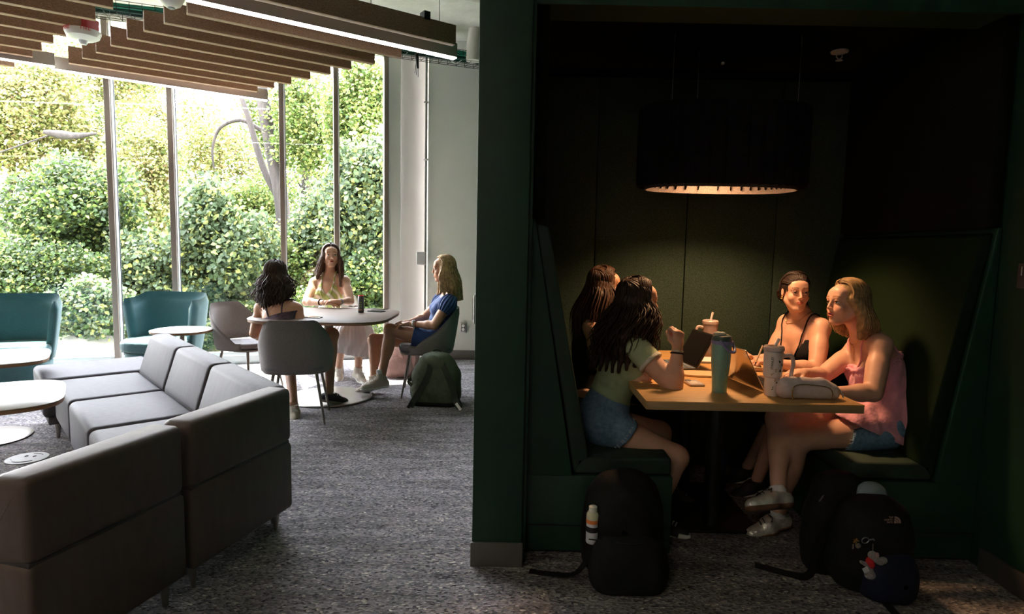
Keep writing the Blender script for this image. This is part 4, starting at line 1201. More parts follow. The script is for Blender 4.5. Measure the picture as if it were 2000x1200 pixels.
# hair ---------------------------------------------------------------
def hair(root, h, mt, guides, part=0.0, n=640, wave=(0, 8), rad=.0038, front=62, hull=True, pull=0.0, name='hair', z0=.0, seed=1, top_locks=False, hullr=.010, scatter=.011, topb=None):
    """guides: list of (phi deg, [points in head-yaw frame: x right, y forward, z up (vertical)]) from -side round the back to +side"""
    r_ = np.random.default_rng(seed)
    s = h['s']; org = np.array(root.location)
    yf = nrm([h['f'][0], h['f'][1], 0]); yr_ = np.cross(yf, [0, 0, 1.0])
    W = lambda p: h['c'] + yr_*p[0] + yf*p[1] + V3(0, 0, 1)*p[2]
    G = sorted(guides, key=lambda g: g[0]); ph = np.array([g[0] for g in G], float)
    m = len(G[0][1]); GP = np.array([g[1] for g in G], float)       # (ng, m, 3)
    def guide(phi):
        return [np.array([np.interp(phi, ph, GP[:, j, c]) for c in range(3)]) for j in range(m)]
    a, b, c = .080*s, .097*s, .093*s
    def scalp(th, phi, y0, lay):
        w_ = sin(th)
        x = a*w_*sin(phi); y = b*w_*cos(phi)*1.0 + y0*(1-w_); z = c*cos(th)
        k = 1+lay/.09
        L_ = sqrt((x/a)**2+(y/b)**2+(z/c)**2); k /= L_
        return HL(dict(h, s=1.0), x*k+part*(1-w_), (y)*k-.014*s, z*k+.030*s)
    if hull:
        R = np.array([h['r'], h['f'], h['u']])
        P = [ell(HL(h, 0, -.016, .031), np.array((.0775, .0930, .0895))*s, R, .01)]
        for phi in np.linspace(ph[0], ph[-1], 17):
            pr = radians(phi); g0 = guide(phi)
            e0 = scalp(radians(100), pr, 0, -.012)
            prev = e0
            for j in range(m):
                nx = W(g0[j])
                r1 = hullr*(1-.18*j/m); r2 = hullr*(1-.18*(j+1)/m)*(.5 if j == m-1 else 1)
                P.append(cone(prev, nx, r1, r2, .016)); prev = nx
        g_lo = np.min([bounds(p)[0] for p in P], 0)-.02; g_hi = np.max([bounds(p)[1] for p in P], 0)+.02
        g = Grid(g_lo, g_hi, .006).add(P)
        fc = [ell(HL(h, 0, .085, -.030), np.array((.060, .062, .092))*s, R, .01), ell(HL(h, 0, .075, .0), np.array((.052, .05, .060))*s, R, .01)]
        for f_ in fc:
            sl, Pp = g.sl(*bounds(f_), .03)
            if sl is not None: g.F[sl] = smax(g.F[sl], -dist(f_, Pp), .01)
        X, Y, Z = g.ax[0][:, None, None], g.ax[1][None, :, None], g.ax[2][None, None, :]
        an = np.arctan2((Y-h['c'][1]), (X-h['c'][0]))
        g.F = (g.F + .0022*np.sin(an*34+6*np.sin(Z*14))).astype(np.float32)
        V, Q = g.surf()
        o = from_np(name, V, Q, mt, root, True, origin=org)
    paths_V, paths_F, off = [], [], 0
    for i in range(n):
        uu = r_.random(); uu = uu if r_.random() > .3 else (.12*uu if r_.random() < .5 else 1-.12*uu)
        phi = np.interp(uu, [0, 1], [ph[0], ph[-1]])
        pr = radians(phi)
        lay = .001+.010*r_.random()
        y0 = (.050-.11*abs(abs(phi)-60)/120+.02*r_.normal())*s if abs(phi) > 60 else .055*s
        if abs(phi) < 100 and r_.random() < .6 or abs(phi) > 255 and r_.random() < .6: y0 = r_.uniform(.0, .088)*s
        g0 = guide(phi + r_.normal()*4)
        sideph = pr
        pts = [scalp(t_, sideph, y0, lay) for t_ in np.radians([3, 34, 66, 98])]
        if abs(phi) < 95:    # keep off the face
            pts = [scalp(t_, sideph, y0, lay) for t_ in np.radians([3, 40, 75, 98])]
        jit = r_.normal(size=3)*scatter; jo = r_.random()
        amp, fq = wave; ph0 = r_.random()*6.28; cut = 1-.25*r_.random()**2
        for j in range(m):
            q = W(g0[j]) + jit*(0.35+.65*(j+1)/m)
            if hullr > .012 and j < m-1:
                dv = q-h['c']; dv[2] = 0; q = q + nrm(dv)*hullr*(.35+.75*jo)
            pts.append(q)
        S = [np.array(v) for v in spline(pts, 4)]
        L = np.cumsum([0]+[np.linalg.norm(S[k+1]-S[k]) for k in range(len(S)-1)])
        keep = max(8, int(len(S)*cut)); S = S[:keep]
        out = []
        for k, p in enumerate(S):
            g_ = min(1, max(0, (L[k]-.12)/.12))
            o1 = amp*g_*sin(fq*L[k]*6.28+ph0); o2 = amp*g_*cos(fq*L[k]*6.28+ph0)
            out.append(p + yr_*o1 + yf*o2*.7)
        if top_locks and i % 2 == 0:      # combed back from the hairline to the nape
            al = radians(r_.uniform(-75, 75)); out = [HL(dict(h, s=1.0), a*1.0*sin(al)*cos(t_)*(1+lay/.2), b*sin(t_)*(1+lay/.2)-.014*s, c*cos(al)*cos(t_)*(1+lay/.2)+.030*s) for t_ in np.radians(np.linspace(52+10*cos(al), -70, 10))]
        rr = rad*(.7+.6*r_.random())
        R_ = [rr*.3]+[rr]*(len(out)-4)+[rr*.8, rr*.5, rr*.1]
        v, f = tube_vf([Vector(p) for p in out], R_, 4, cap=False)
        paths_V += [tuple(q) for q in v]; paths_F += [tuple(t+off for t in q) for q in f]; off += len(v)
    o2 = from_np('hair_locks', np.array(paths_V), np.array(paths_F), mt, root, True, origin=org)
    o2['kind'] = 'stuff'
    return o2
def A(px, py, Y): return np.array(at(px, py, Y))
def AZ(px, py, z): return np.array(az(px, py, z))
def lp(a, b, t): return np.asarray(a)*(1-t)+np.asarray(b)*t
ALLT = ['torso', 'neck', 'head', 'armR', 'armL', 'foreR', 'foreL', 'handR', 'handL', 'thighR', 'thighL', 'calfR', 'calfL']
def mk_person(label, J, look, s, hs, skin, mo=0, tilt=0, fem=1.0, brow=(.35, .28, .22), lip=(.78, .42, .42), gaze=(0, 0), iris=(.10, .06, .03), group=None, face=True):
    h = head_frame(J['headc'], look, tilt); h['s'] = hs; h['mo'] = mo
    J['head'] = h
    root = thing('person', label, 'person', (J['pelvis'][0], J['pelvis'][1], 0), 0, group)
    D = body_parts({k: v for k, v in J.items() if k != 'headc'}, s, fem)
    tags = [t for t in ALLT if t in D]
    build_body(root, D, h, skin, tags, brow=brow, lip=lip)
    if face: eyes(h, root, gaze, iris)
    return root, D, h
def shoe(root, an, toe, up, m_up, m_sole, m_lace=None, high=False, s=1.0, name='shoe', m_toe=None, sock=None, lace_n=5):
    fd = nrm(np.array(toe)-an); u = nrm(np.array(up)-fd*np.dot(up, fd)); lt = np.cross(fd, u)
    o = an-u*.085*s; H = o-fd*.025*s; T = o+fd*.165*s; Mi = o+fd*.07*s
    P = [cone(H+u*.036*s, Mi+u*.036*s, .034*s, .035*s, .02), cone(Mi+u*.036*s, T+u*.026*s, .036*s, .028*s, .02), cone(Mi+u*.026*s-lt*.01, T-fd*.02+u*.022*s, .034*s, .03*s, .02),
         cone(H+u*.04*s, an-u*.01*s-fd*.008*s, .034*s, .036*s, .02), cone(Mi+u*.05*s, an, .028*s, .034*s, .03)]
    topz = (.05 if high else -.012)*s
    if high: P.append(cone(an, an+u*.06*s, .037*s, .040*s, .02))
    g = bpy.data.objects.new(name, None); C.objects.link(g); g.parent = root; g.location = Vector(o)-root.location
    wo = o
    def part(nm, prims, mt, infl, clips):
        lo = np.min([bounds(p)[0] for p in prims], 0)-.02-infl; hi = np.max([bounds(p)[1] for p in prims], 0)+.02+infl
        gr = Grid(lo, hi, .0038).add(prims, infl)
        for c in clips: gr.clip(*c)
        V, Q = gr.surf()
        return from_np(nm, V, Q, mt, g, True, origin=wo)
    tn = nrm(u-fd*.2) if not high else u
    part('upper', P, m_up, 0, [(o+u*.012*s, -u), (an+u*topz, tn)])
    part('sole', P[:4], m_sole, .005, [(o+u*.020*s, u), (o-u*.003*s, -u)])
    if m_toe: part('toe_cap', P[1:3], m_toe, .0025, [(o+fd*.135*s, -fd), (o+u*.045*s, u), (o+u*.015*s, -u)])
    if m_lace:
        pth = []
        for k in range(lace_n):
            t_ = k/(lace_n-1); c = lp(Mi+fd*.040*s+u*.076*s, an+fd*.044*s+u*(.01 if high else -.004)*s, t_)
            pth.append(([Vector(c+lt*.022*s-u*.006-wo), Vector(c+u*.004+fd*.002-wo), Vector(c-lt*.022*s-u*.006+fd*.006-wo)], .0028*s))
        c = pth[-1][0][1]+Vector(wo)
        for sg_ in (1, -1): pth.append((spline([Vector(c)-Vector(wo), Vector(c+Vector(lt*sg_*.03+u*.008+fd*.01))-Vector(wo), Vector(c+Vector(lt*sg_*.035-u*.01+fd*.02))-Vector(wo), Vector(c)-Vector(wo)], 4), .0022*s))
        tubes('laces', pth, m_lace, g, 5)
    if sock:
        sdf_s = [cone(an-u*.03*s, an+u*(.085 if high else .02)*s, .036*s, .037*s, .01)]
        lo = np.min([bounds(p)[0] for p in sdf_s], 0)-.02; hi = np.max([bounds(p)[1] for p in sdf_s], 0)+.02
        gr = Grid(lo, hi, .004).add(sdf_s); gr.clip(an+u*(.085 if high else .022)*s, u); V, Q = gr.surf()
        from_np('sock', V, Q, sock, g, True, origin=wo)
    return g
def cloth(root, name, prims, mt, infl, clips=(), h=.006, fn=None):
    return sdf_obj(name, prims, h, mt, root, infl, clips, fn)
M_sock = mat('white_sock', (.75, .75, .74), .9)
M_laceW = mat('white_lace', (.78, .77, .74), .8)
M_laceK = mat('black_lace', (.02, .02, .02), .8)
M_denim = mat('blue_denim', (.10, .19, .33), .85, var=.35, vscale=60, bump=.3, bscale=300, col2=(.21, .31, .46))
M_denimL = mat('light_denim', (.16, .29, .45), .85, var=.3, vscale=60, bump=.3, bscale=300)
M_fray = mat('frayed_denim', (.55, .57, .58), .95)
M_sage = mat('sage_jersey', (.38, .45, .27), .85, var=.08, vscale=12, bump=.12, bscale=120)
M_lace_trim = mat('cream_trim', (.62, .60, .52), .9, bump=.4, bscale=250)
M_blk = mat('black_jersey', (.010, .010, .012), .85, bump=.1, bscale=120, spec=.2)
M_pink = mat('pink_cotton', (.80, .36, .46), .8, var=.10, vscale=30, bump=.35, bscale=70, sheen=.2)
M_blue = mat('royal_blue_linen', (.012, .05, .185), .75, var=.2, vscale=14, bump=.2, bscale=90, sheen=.2)
M_gold = mat('gold_metal', (.75, .50, .20), .25, 1.0)
M_silver = mat('silver_leather', (.88, .86, .82), .30, .55, var=.15, vscale=30, bump=.5, bscale=45)
M_gum = mat('brown_gum_sole', (.16, .085, .045), .7)
M_canvas = mat('cream_canvas', (.56, .51, .42), .9, bump=.3, bscale=250)
M_rubberw = mat('white_rubber', (.75, .74, .70), .6)

def body_line(root, name, pts, r, mt, D, off=.003, m=5):
    S = spline([Vector(p) for p in pts], m)
    S = [Vector(snap(p, D['torso']+D['neck'], off)) for p in S]
    return tube(name, [p-root.location for p in S], r, mt, root, 6)
def knot_jewel(root, name, pts, r, mt): 
    return tube(name, [Vector(p)-root.location for p in pts], r, mt, root, 6)
def ring_at(root, name, c, axis, R_, r, mt, n=16):
    F_ = frame_z(axis)
    return tube(name, [Vector(np.array(c)+F_[0]*R_*cos(t_)+F_[1]*R_*sin(t_))-root.location for t_ in np.linspace(0, 2*pi, n)], r, mt, root, 6)
def frays(root, c, nvec, R_, n=60, seed=0, L=.012, zr=1.0):
    r_ = np.random.default_rng(seed); F_ = frame_z(nvec); pth = []
    for k in range(n):
        a_ = r_.random()*6.28; p = np.array(c)+(F_[0]*cos(a_)+F_[1]*sin(a_))*R_
        q = p+nrm(nvec)*L*(.5+r_.random())+r_.normal(size=3)*.003
        pth.append(([Vector(p)-root.location, Vector(q)-root.location], .0011))
    o = tubes('frayed_hem', pth, M_fray, root, 3, False); o['kind'] = 'stuff'

# ---- B: front left of the booth, sage tee, denim shorts
J = dict(headc=A(1247, 589, 2.95), neck=A(1216, 655, 2.98), chest=A(1213, 711, 2.97), pelvis=A(1176, 818, 2.95),
         shR=A(1246, 682, 2.82), shL=A(1228, 675, 3.13), elR=A(1316, 755, 2.71), wrR=A(1323, 682, 2.745), elL=A(1262, 748, 3.13), wrL=A(1240, 748, 2.85),
         hipR=A(1180, 833, 2.84), hipL=A(1184, 828, 3.06), knR=A(1320, 894, 2.79), knL=A(1288, 845, 3.10),
         anR=np.array([.71, 2.86, .085]), toeR=np.array([.87, 2.80, .05]), anL=np.array([.86, 3.22, .085]), toeL=np.array([1.0, 3.2, .05]),
         handR=dict(d=(.02, .0, 1), pn=(-.55, .8, 0), thumb=(-1, -.4, 0), curl=1.35, s=.92), handL=dict(d=(.75, -.05, .55), pn=(.35, -.7, .6), thumb=(-.4, 0, 1), curl=.75, s=.90))
rB, D, h = mk_person('woman in sage green tee and denim shorts, resting elbow on booth table', J, (1, .12, -.04), 1.0, .94, M_skin_fair)
f_ = D['_f']; up, fw, rt = f_['up'], f_['fw'], f_['rt']
hem = A(1180, 772, 2.95)
cloth(rB, 'shirt', D['torso'], M_sage, .008, [(hem, -nrm(up+fw*.25)), (J['neck']+up*.002+fw*.01, nrm(up+fw*.35))], fn=wrinkle(.0016, 55, (.5, .1, 1), 1))
for q in 'RL':
    sh, e_ = J['sh'+q], J['el'+q]; dr = nrm(e_-sh)
    cloth(rB, 'sleeve', [cone(sh-dr*.01, lp(sh, e_, .6), .050, .050, .02)], M_sage, .009, [(lp(sh, e_, .36), dr)], fn=wrinkle(.001, 60, (1, 0, .6), 2))
    cloth(rB, 'sleeve_trim', [cone(sh, lp(sh, e_, .7), .050, .050, .02)], M_lace_trim, .0125, [(lp(sh, e_, .40), dr), (lp(sh, e_, .32), -dr)], h=.005)
hemn = nrm(V3(.75, 0, -.62))
hc = A(1206, 842, 2.95)
cloth(rB, 'shorts', D['torso'][:2]+D['thighR']+D['thighL'], M_denim, .010, [(A(1180, 768, 2.95), nrm(up+fw*.2)), (hc, hemn)], fn=wrinkle(.0012, 45, (1, 0, .5), 4))
frays(rB, lp(J['hipR'], J['knR'], .22), hemn, .093, 70, 1); frays(rB, lp(J['hipL'], J['knL'], .25), hemn, .090, 30, 2)
pk = A(1155, 800, 2.83)
tubes('pocket_stitching', [([Vector(A(1131, 790, 2.86))-rB.location, Vector(A(1153, 786, 2.835))-rB.location, Vector(A(1154, 835, 2.835))-rB.location, Vector(A(1140, 853, 2.85))-rB.location], .0012),
      ([Vector(A(1184, 795, 2.83))-rB.location, Vector(A(1216, 785, 2.85))-rB.location], .0013)], mat('pale_thread', (.35, .42, .5), .8), rB, 5)
box('shirt_tag', Vector(A(1226, 740, 2.86))-rB.location, (.014, .004, .010), M_lace_trim, rB)
ring_at(rB, 'hair_tie', lp(J['wrR'], J['elR'], .12), J['wrR']-J['elR'], .0275, .0035, M_blk)
ring_at(rB, 'cream_bracelet', lp(J['wrR'], J['elR'], .06), J['wrR']-J['elR'], .0265, .0025, M_lace_trim)
hair(rB, h, H_dark, [(-78, [(-.095, .01, -.06), (-.13, -.01, -.16), (-.15, .02, -.27)]), (-115, [(-.10, -.05, -.06), (-.15, -.10, -.17), (-.16, -.12, -.33)]), (-180, [(0, -.12, -.05), (0, -.19, -.17), (-.04, -.22, -.34)]),
     (-245, [(.09, -.05, -.05), (.12, -.10, -.16), (.12, -.12, -.32)]), (-300, [(.085, .045, -.05), (.115, .03, -.15), (.12, .03, -.27)])], wave=(.015, 7.5), n=820, rad=.0031, scatter=.02, seed=2, hullr=.022)
M_sneakK = mat('black_shoe_canvas', (.02, .02, .025), .7)
for q in 'RL': shoe(rB, J['an'+q], J['toe'+q], (0, 0, 1), M_sneakK, M_rubberw, M_laceW, m_toe=M_rubberw, sock=mat('black_sock', (.012, .012, .014), .9), s=.95)

# ---- A: back left of the booth
J = dict(headc=A(1182, 559, 3.45), neck=A(1160, 622, 3.48), chest=A(1150, 672, 3.48), pelvis=A(1130, 785, 3.47),
         shR=A(1156, 640, 3.34), shL=A(1160, 634, 3.62), elR=A(1172, 712, 3.30), wrR=A(1250, 722, 3.36), elL=A(1200, 700, 3.66), wrL=A(1262, 716, 3.55),
         hipR=A(1140, 792, 3.36), hipL=A(1140, 790, 3.58), knR=A(1262, 815, 3.36), knL=A(1262, 815, 3.60),
         anR=np.array([.78, 3.42, .085]), toeR=np.array([.92, 3.42, .05]), anL=np.array([.80, 3.62, .085]), toeL=np.array([.95, 3.62, .05]),
         handR=dict(d=(1, .1, 0), pn=(0, 0, -1), thumb=(0, 1, 0), curl=.3, s=.88), handL=dict(d=(1, -.2, 0), pn=(0, 0, -1), thumb=(0, -1, 0), curl=.3, s=.88))
rA, D, h = mk_person('woman with long straight brown hair and black top, far left in booth', J, (1, .10, -.08), .92, .88, M_skin_tan)
f_ = D['_f']; up, fw = f_['up'], f_['fw']
cloth(rA, 'black_top', D['torso'], M_blk, .007, [(J['pelvis']+up*.05, -up), (J['chest']+up*.095, nrm(up-fw*.15))])
cloth(rA, 'jeans', D['torso'][:2]+D['thighR']+D['thighL']+D['calfR']+D['calfL'], mat('dark_denim', (.018, .026, .05), .85, var=.3, vscale=50), .010, [(J['pelvis']+up*.06, up), (np.array([0, 0, .12]), V3(0, 0, -1))])
for q in 'RL':
    e_ = J['chest']+up*.09+fw*.085+f_['rt']*(.055 if q == 'R' else -.055)
    body_line(rA, 'strap', (e_, lp(e_, J['sh'+q], .6)+up*.04, J['sh'+q]*.6+J['neck']*.4+up*.036, J['chest']+up*.09-fw*.09+f_['rt']*(.05 if q == 'R' else -.05)), .004, M_blk, D)
hair(rA, h, H_brown, [(-72, [(-.085, .035, -.05), (-.11, .01, -.15), (-.12, .03, -.27)]), (-115, [(-.09, -.04, -.05), (-.13, -.07, -.16), (-.14, -.09, -.32)]), (-180, [(0, -.11, -.05), (0, -.16, -.16), (0, -.17, -.36)]),
     (-245, [(.09, -.05, -.05), (.12, -.08, -.16), (.12, -.08, -.32)]), (-288, [(.08, .035, -.05), (.10, .02, -.15), (.11, .03, -.25)])], wave=(.002, 5), n=520, seed=3, hullr=.02)
for q in 'RL': shoe(rA, J['an'+q], J['toe'+q], (0, 0, 1), M_sneakK, M_rubberw, s=.9)

# ---- C: back right, black camisole, looking at camera
J = dict(headc=A(1554, 571, 3.36), neck=A(1567, 619, 3.42), chest=A(1571, 677, 3.39), pelvis=A(1628, 795, 3.44),
         shR=A(1537, 632, 3.50), shL=A(1604, 641, 3.28), elR=A(1502, 706, 3.46), wrR=A(1466, 703, 3.40), elL=A(1594, 722, 3.15), wrL=A(1506, 709, 3.16),
         hipR=A(1622, 802, 3.56), hipL=A(1632, 806, 3.32), knR=A(1520, 815, 3.52), knL=A(1522, 820, 3.30),
         anR=np.array([1.42, 3.55, .085]), toeR=np.array([1.28, 3.52, .05]), anL=np.array([1.40, 3.35, .085]), toeL=np.array([1.26, 3.32, .05]),
         handR=dict(d=(-.75, -.1, .55), pn=(.2, -.3, -1), thumb=(.3, -1, .2), curl=.85, s=.86), handL=dict(d=(-1, .05, .12), pn=(.1, .1, -1), thumb=(0, 1, .8), curl=.95, s=.86))
rC, D, h = mk_person('woman in black camisole with tied-back hair, holding a pencil', J, (-.10, -1, .03), .95, .885, M_skin_fair, gaze=(-.10, .02), iris=(.06, .06, .06), brow=(.30, .20, .15))
f_ = D['_f']; up, fw, rt = f_['up'], f_['fw'], f_['rt']
ch = J['chest']
vp = ch-up*.050+fw*.06
cloth(rC, 'camisole', D['torso'], M_blk, .006, [(J['pelvis']-up*.02, -up), (ch+up*.060, nrm(up-fw*.15))], fn=vcut(vp, nrm(up*.62-rt*.85), nrm(up*.62+rt*.85), fw))
for sg_, q in ((1, 'R'), (-1, 'L')):
    body_line(rC, 'strap', (ch-up*.045+fw*.14, ch+fw*.14+rt*sg_*.035+up*.0, ch+fw*.125+rt*sg_*.070+up*.060, ch+fw*.09+rt*sg_*.088+up*.11, lp(J['sh'+q], J['neck'], .30)+up*.06, ch+up*.06-fw*.12+rt*sg_*.06), .0035, M_blk, D, off=.007)
cloth(rC, 'jeans', D['torso'][:1]+D['thighR']+D['thighL'], MATS['dark_denim'], .010, [(J['pelvis']+up*.06, up)])
body_line(rC, 'necklace', [J['neck']+fw*.07*cos(a_)+rt*.065*sin(a_)+up*(.02-.05*max(0, cos(a_))) for a_ in np.linspace(-1.9, 1.9, 9)], .0014, M_gold, D, off=.002, m=3)
for sg_ in (1, -1): ring_at(rC, 'earring', HL(h, sg_*.079, -.004, -.036), h['r'], .009, .0018, M_gold)
hair(rC, h, hair_mat('near_black_hair', (.022, .013, .010)), [(-95, [(-.072, -.045, -.02), (-.085, -.065, -.09), (-.10, -.02, -.17)]), (-130, [(-.055, -.085, -.03), (-.08, -.09, -.09), (-.115, -.04, -.18)]), (-180, [(0, -.10, -.03), (-.06, -.11, -.08), (-.11, -.06, -.19)]),
     (-230, [(.055, -.085, -.03), (-.03, -.12, -.08), (-.09, -.07, -.19)]), (-265, [(.070, -.045, -.01), (.0, -.12, -.07), (-.08, -.08, -.18)])], wave=(.006, 7), n=460, rad=.003, scatter=.009, seed=4, hullr=.008, top_locks=True)
pz = Vector(J['wrL'])
t = thing('pencil', 'pale pencil held upright in hand of woman in black camisole', 'pencil', A(1482, 691, 3.13))
tube('shaft', [(-.012, 0, -.045), (.018, 0, .042)], .0045, mat('pale_pencil', (.75, .66, .52), .5), t, 6)
tube('tip', [(-.012, 0, -.045), (-.017, 0, -.06)], [.0045, .0008], M_black, t, 6)
for q in 'RL': shoe(rC, J['an'+q], J['toe'+q], (0, 0, 1), M_sneakK, M_rubberw, s=.9)

# ---- D: front right, pink top, blond bob
J = dict(headc=A(1653, 592, 2.95), neck=A(1688, 656, 2.99), chest=A(1713, 714, 2.97), pelvis=A(1735, 822, 2.95),
         shL=A(1720, 676, 2.83), shR=A(1674, 682, 3.13), elL=A(1705, 768, 2.70), wrL=A(1618, 767, 2.70), elR=A(1606, 735, 3.03), wrR=A(1572, 729, 2.90),
         hipR=A(1732, 832, 3.06), hipL=A(1730, 838, 2.85), knR=A(1520, 818, 2.93), knL=A(1552, 858, 2.85),
         anR=A(1520, 958, 2.74), toeR=A(1458, 962, 2.70), anL=np.array([1.315, 2.88, .09]), toeL=np.array([1.14, 2.84, .05]),
         handR=dict(d=(-1, -.25, 0), pn=(0, .1, -1), thumb=(0, -1, .2), curl=.45, s=.9), handL=dict(d=(-1, .25, .05), pn=(0, 0, -1), thumb=(0, 1, 0), curl=.4, s=.9))
rD, D, h = mk_person('woman with blond bob and pink top, legs crossed in booth', J, (-1, -.16, .06), 1.0, .93, M_skin_fair, mo=.003, tilt=radians(-4), brow=(.5, .36, .25), lip=(.80, .36, .36))
f_ = D['_f']; up, fw, rt = f_['up'], f_['fw'], f_['rt']
ch = J['chest']; pel = J['pelvis']
flare = [cone(lp(ch, pel, .45)+fw*.01, pel-up*.03-fw*.01, .125, .198, .04), cone(pel+fw*.03-rt*.02, lp(J['hipL'], J['knL'], .30)+V3(0, 0, .03), .13, .105, .05), cone(pel+fw*.03+rt*.03, lp(J['hipR'], J['knR'], .42)+V3(0, 0, .02), .12, .095, .05)]
def flarefn(g):
    X, Y, Z = g.ax[0][:, None, None], g.ax[1][None, :, None], g.ax[2][None, None, :]
    an = np.arctan2(Y-pel[1], X-pel[0]); dep = np.clip((ch[2]-.05-Z)/.30, 0, 1)
    return g.F + dep*.010*np.sin(an*17+3*np.sin(Z*13)+1.5*np.sin(X*20)) + .0025*np.sin(55*Z+8*np.sin(X*15)+5*np.sin(Y*19))
botn = nrm(V3(-.42, 0, -1)); botc = A(1745, 862, 2.80)
cloth(rD, 'pink_top', D['torso'][:1]+D['torso'][1:3]+D['torso'][-2:]+flare, M_pink, .009, [(ch+up*.030+fw*.1, nrm(up+fw*.10)), (botc, botn)], h=.0055, fn=flarefn)
rf = [Vector(snap(v, D['torso'], .012))-rD.location for v in [ch+up*.03+(fw*cos(a_)*(.16 if cos(a_) > 0 else .12)+rt*sin(a_)*.150)+up*(.004*sin(a_*23)-.010*cos(a_)) for a_ in np.linspace(0, 2*pi, 70)]]
tube('ruffled_neckline', rf, [.0055+.003*abs(sin(k*.9)) for k in range(70)], M_pink, rD, 6)
for sg_, q in ((1, 'R'), (-1, 'L')):
    body_line(rD, 'strap', (ch+up*.03+fw*.15+rt*sg_*.065, ch+up*.09+fw*.12+rt*sg_*.080, lp(J['sh'+q], J['neck'], .30)+up*.06, ch+up*.09-fw*.13+rt*sg_*.06, ch+up*.03-fw*.13+rt*sg_*.05), .0042, M_pink, D, off=.004)
hn = nrm(J['knL']-J['hipL'])
cloth(rD, 'shorts', D['torso'][:1]+[cone(J['hipL'], J['knL'], .088, .07, .03), cone(J['hipR'], J['knR'], .088, .07, .03)], M_denimL, .010, [(pel+up*.06, up), (lp(J['hipL'], J['knL'], .46), nrm(hn+V3(.0, 0, .35)))])
frays(rD, lp(J['hipL'], J['knL'], .46), nrm(hn+V3(0, 0, .3)), .086, 80, 5, .014)
ring_at(rD, 'arm_cord', lp(J['elR'], J['wrR'], .12), J['wrR']-J['elR'], .0385, .001, M_laceK)
body_line(rD, 'necklace', [J['neck']+fw*.07*cos(a_)+rt*.065*sin(a_)+up*(.02-.05*max(0, cos(a_))) for a_ in np.linspace(-1.9, 1.9, 9)], .0014, M_gold, D, off=.002, m=3)
body_line(rD, 'necklace_drop', [J['neck']+fw*.08-up*.03, J['neck']+fw*.13-up*.09], .0016, M_gold, D, off=.002)
bm = bmesh.new(); bmesh.ops.create_icosphere(bm, subdivisions=2, radius=.0085); bm_obj('earring', bm, M_gold, rD, True, loc=Vector(HL(h, -.083, -.004, -.034))-rD.location)
hair(rD, h, H_dkblond, [(-70, [(-.086, -.022, -.045), (-.092, -.026, -.11), (-.085, -.02, -.155)]), (-100, [(-.088, -.030, -.05), (-.092, -.028, -.11), (-.085, -.02, -.155)]), (-125, [(-.085, -.06, -.07), (-.09, -.075, -.12), (-.085, -.08, -.17)]), (-180, [(0, -.11, -.07), (0, -.13, -.12), (0, -.17, -.20)]),
     (-235, [(.085, -.06, -.07), (.09, -.07, -.12), (.085, -.08, -.17)]), (-285, [(.084, .0, -.06), (.086, -.02, -.11), (.08, -.03, -.15)])], wave=(.003, 6), n=800, rad=.0032, scatter=.009, seed=5, hullr=.022)
shoe(rD, J['anR'], J['toeR'], nrm(J['knR']-J['anR']), M_silver, M_gum, M_laceK, sock=M_sock, s=.96, lace_n=4)
shoe(rD, J['anL'], J['toeL'], (0, 0, 1), M_silver, M_gum, M_laceK, sock=M_sock, s=.96, lace_n=4)

# ---- E: back to camera
J = dict(headc=A(541, 537, 5.08), neck=A(545, 586, 5.04), chest=A(545, 615, 5.01), pelvis=A(556, 680, 4.80),
         shR=A(579, 604, 5.03), shL=A(509, 602, 5.06), elR=A(592, 652, 5.0), wrR=A(592, 668, 5.25), elL=A(497, 652, 5.02), wrL=A(525, 665, 5.25),
         hipR=A(574, 690, 4.82), hipL=A(536, 690, 4.84), knR=A(648, 654, 5.22), knL=A(560, 664, 5.25),
         anR=np.array([-1.52, 5.06, .115]), toeR=np.array([-1.40, 5.16, .07]), anL=np.array([-1.72, 4.78, .09]), toeL=np.array([-1.66, 4.65, .05]),
         handR=dict(d=(0, 1, 0), pn=(0, 0, -1), thumb=(-1, 0, 0), curl=.3), handL=dict(d=(0, 1, 0), pn=(0, 0, -1), thumb=(1, 0, 0), curl=.3))
rE, D, h = mk_person('woman with dark curls seen from behind in strappy patterned top', J, (.35, 1, -.05), 1.0, .97, M_skin_tan, face=False)
f_ = D['_f']; up, fw, rt = f_['up'], f_['fw'], f_['rt']
M_pat = mat('patterned_fabric', (.10, .05, .08), .8, var=.5, vscale=45, col2=(.03, .02, .03))
cloth(rE, 'patterned_top', D['torso'], M_pat, .008, [(J['pelvis']-up*.04, -up), (J['chest']-up*.045-fw*.09, nrm(up-fw*.35))])
for q, sg_ in (('R', 1), ('L', -1)):
    b2 = J['chest']-up*.05-fw*.095+rt*sg_*.055
    body_line(rE, 'strap', (b2, J['chest']+up*.06-fw*.12+rt*sg_*.085, J['sh'+q]+up*.052-rt*sg_*.03, J['sh'+q]+fw*.05+up*.02-rt*sg_*.02), .0065, M_pat, D, off=.005)
M_lilac = mat('lilac_shorts', (.40, .34, .46), .8, var=.3, vscale=50)
cloth(rE, 'shorts', D['torso'][:1]+D['thighR']+D['thighL'], M_lilac, .010, [(J['pelvis']+up*.05, up), (lp(J['hipR'], J['knR'], .6), nrm(J['knR']-J['hipR']))])
hair(rE, h, H_dark, [(-70, [(-.090, .02, -.05), (-.13, .01, -.13), (-.16, .0, -.20)]), (-115, [(-.092, -.05, -.05), (-.14, -.06, -.14), (-.15, -.09, -.22)]), (-180, [(0, -.112, -.05), (-.01, -.14, -.15), (.0, -.13, -.30)]),
     (-245, [(.092, -.05, -.05), (.13, -.06, -.14), (.12, -.08, -.22)]), (-290, [(.090, .02, -.05), (.12, .01, -.13), (.13, .0, -.18)])], wave=(.016, 7.5), n=640, scatter=.024, seed=6, hullr=.020)
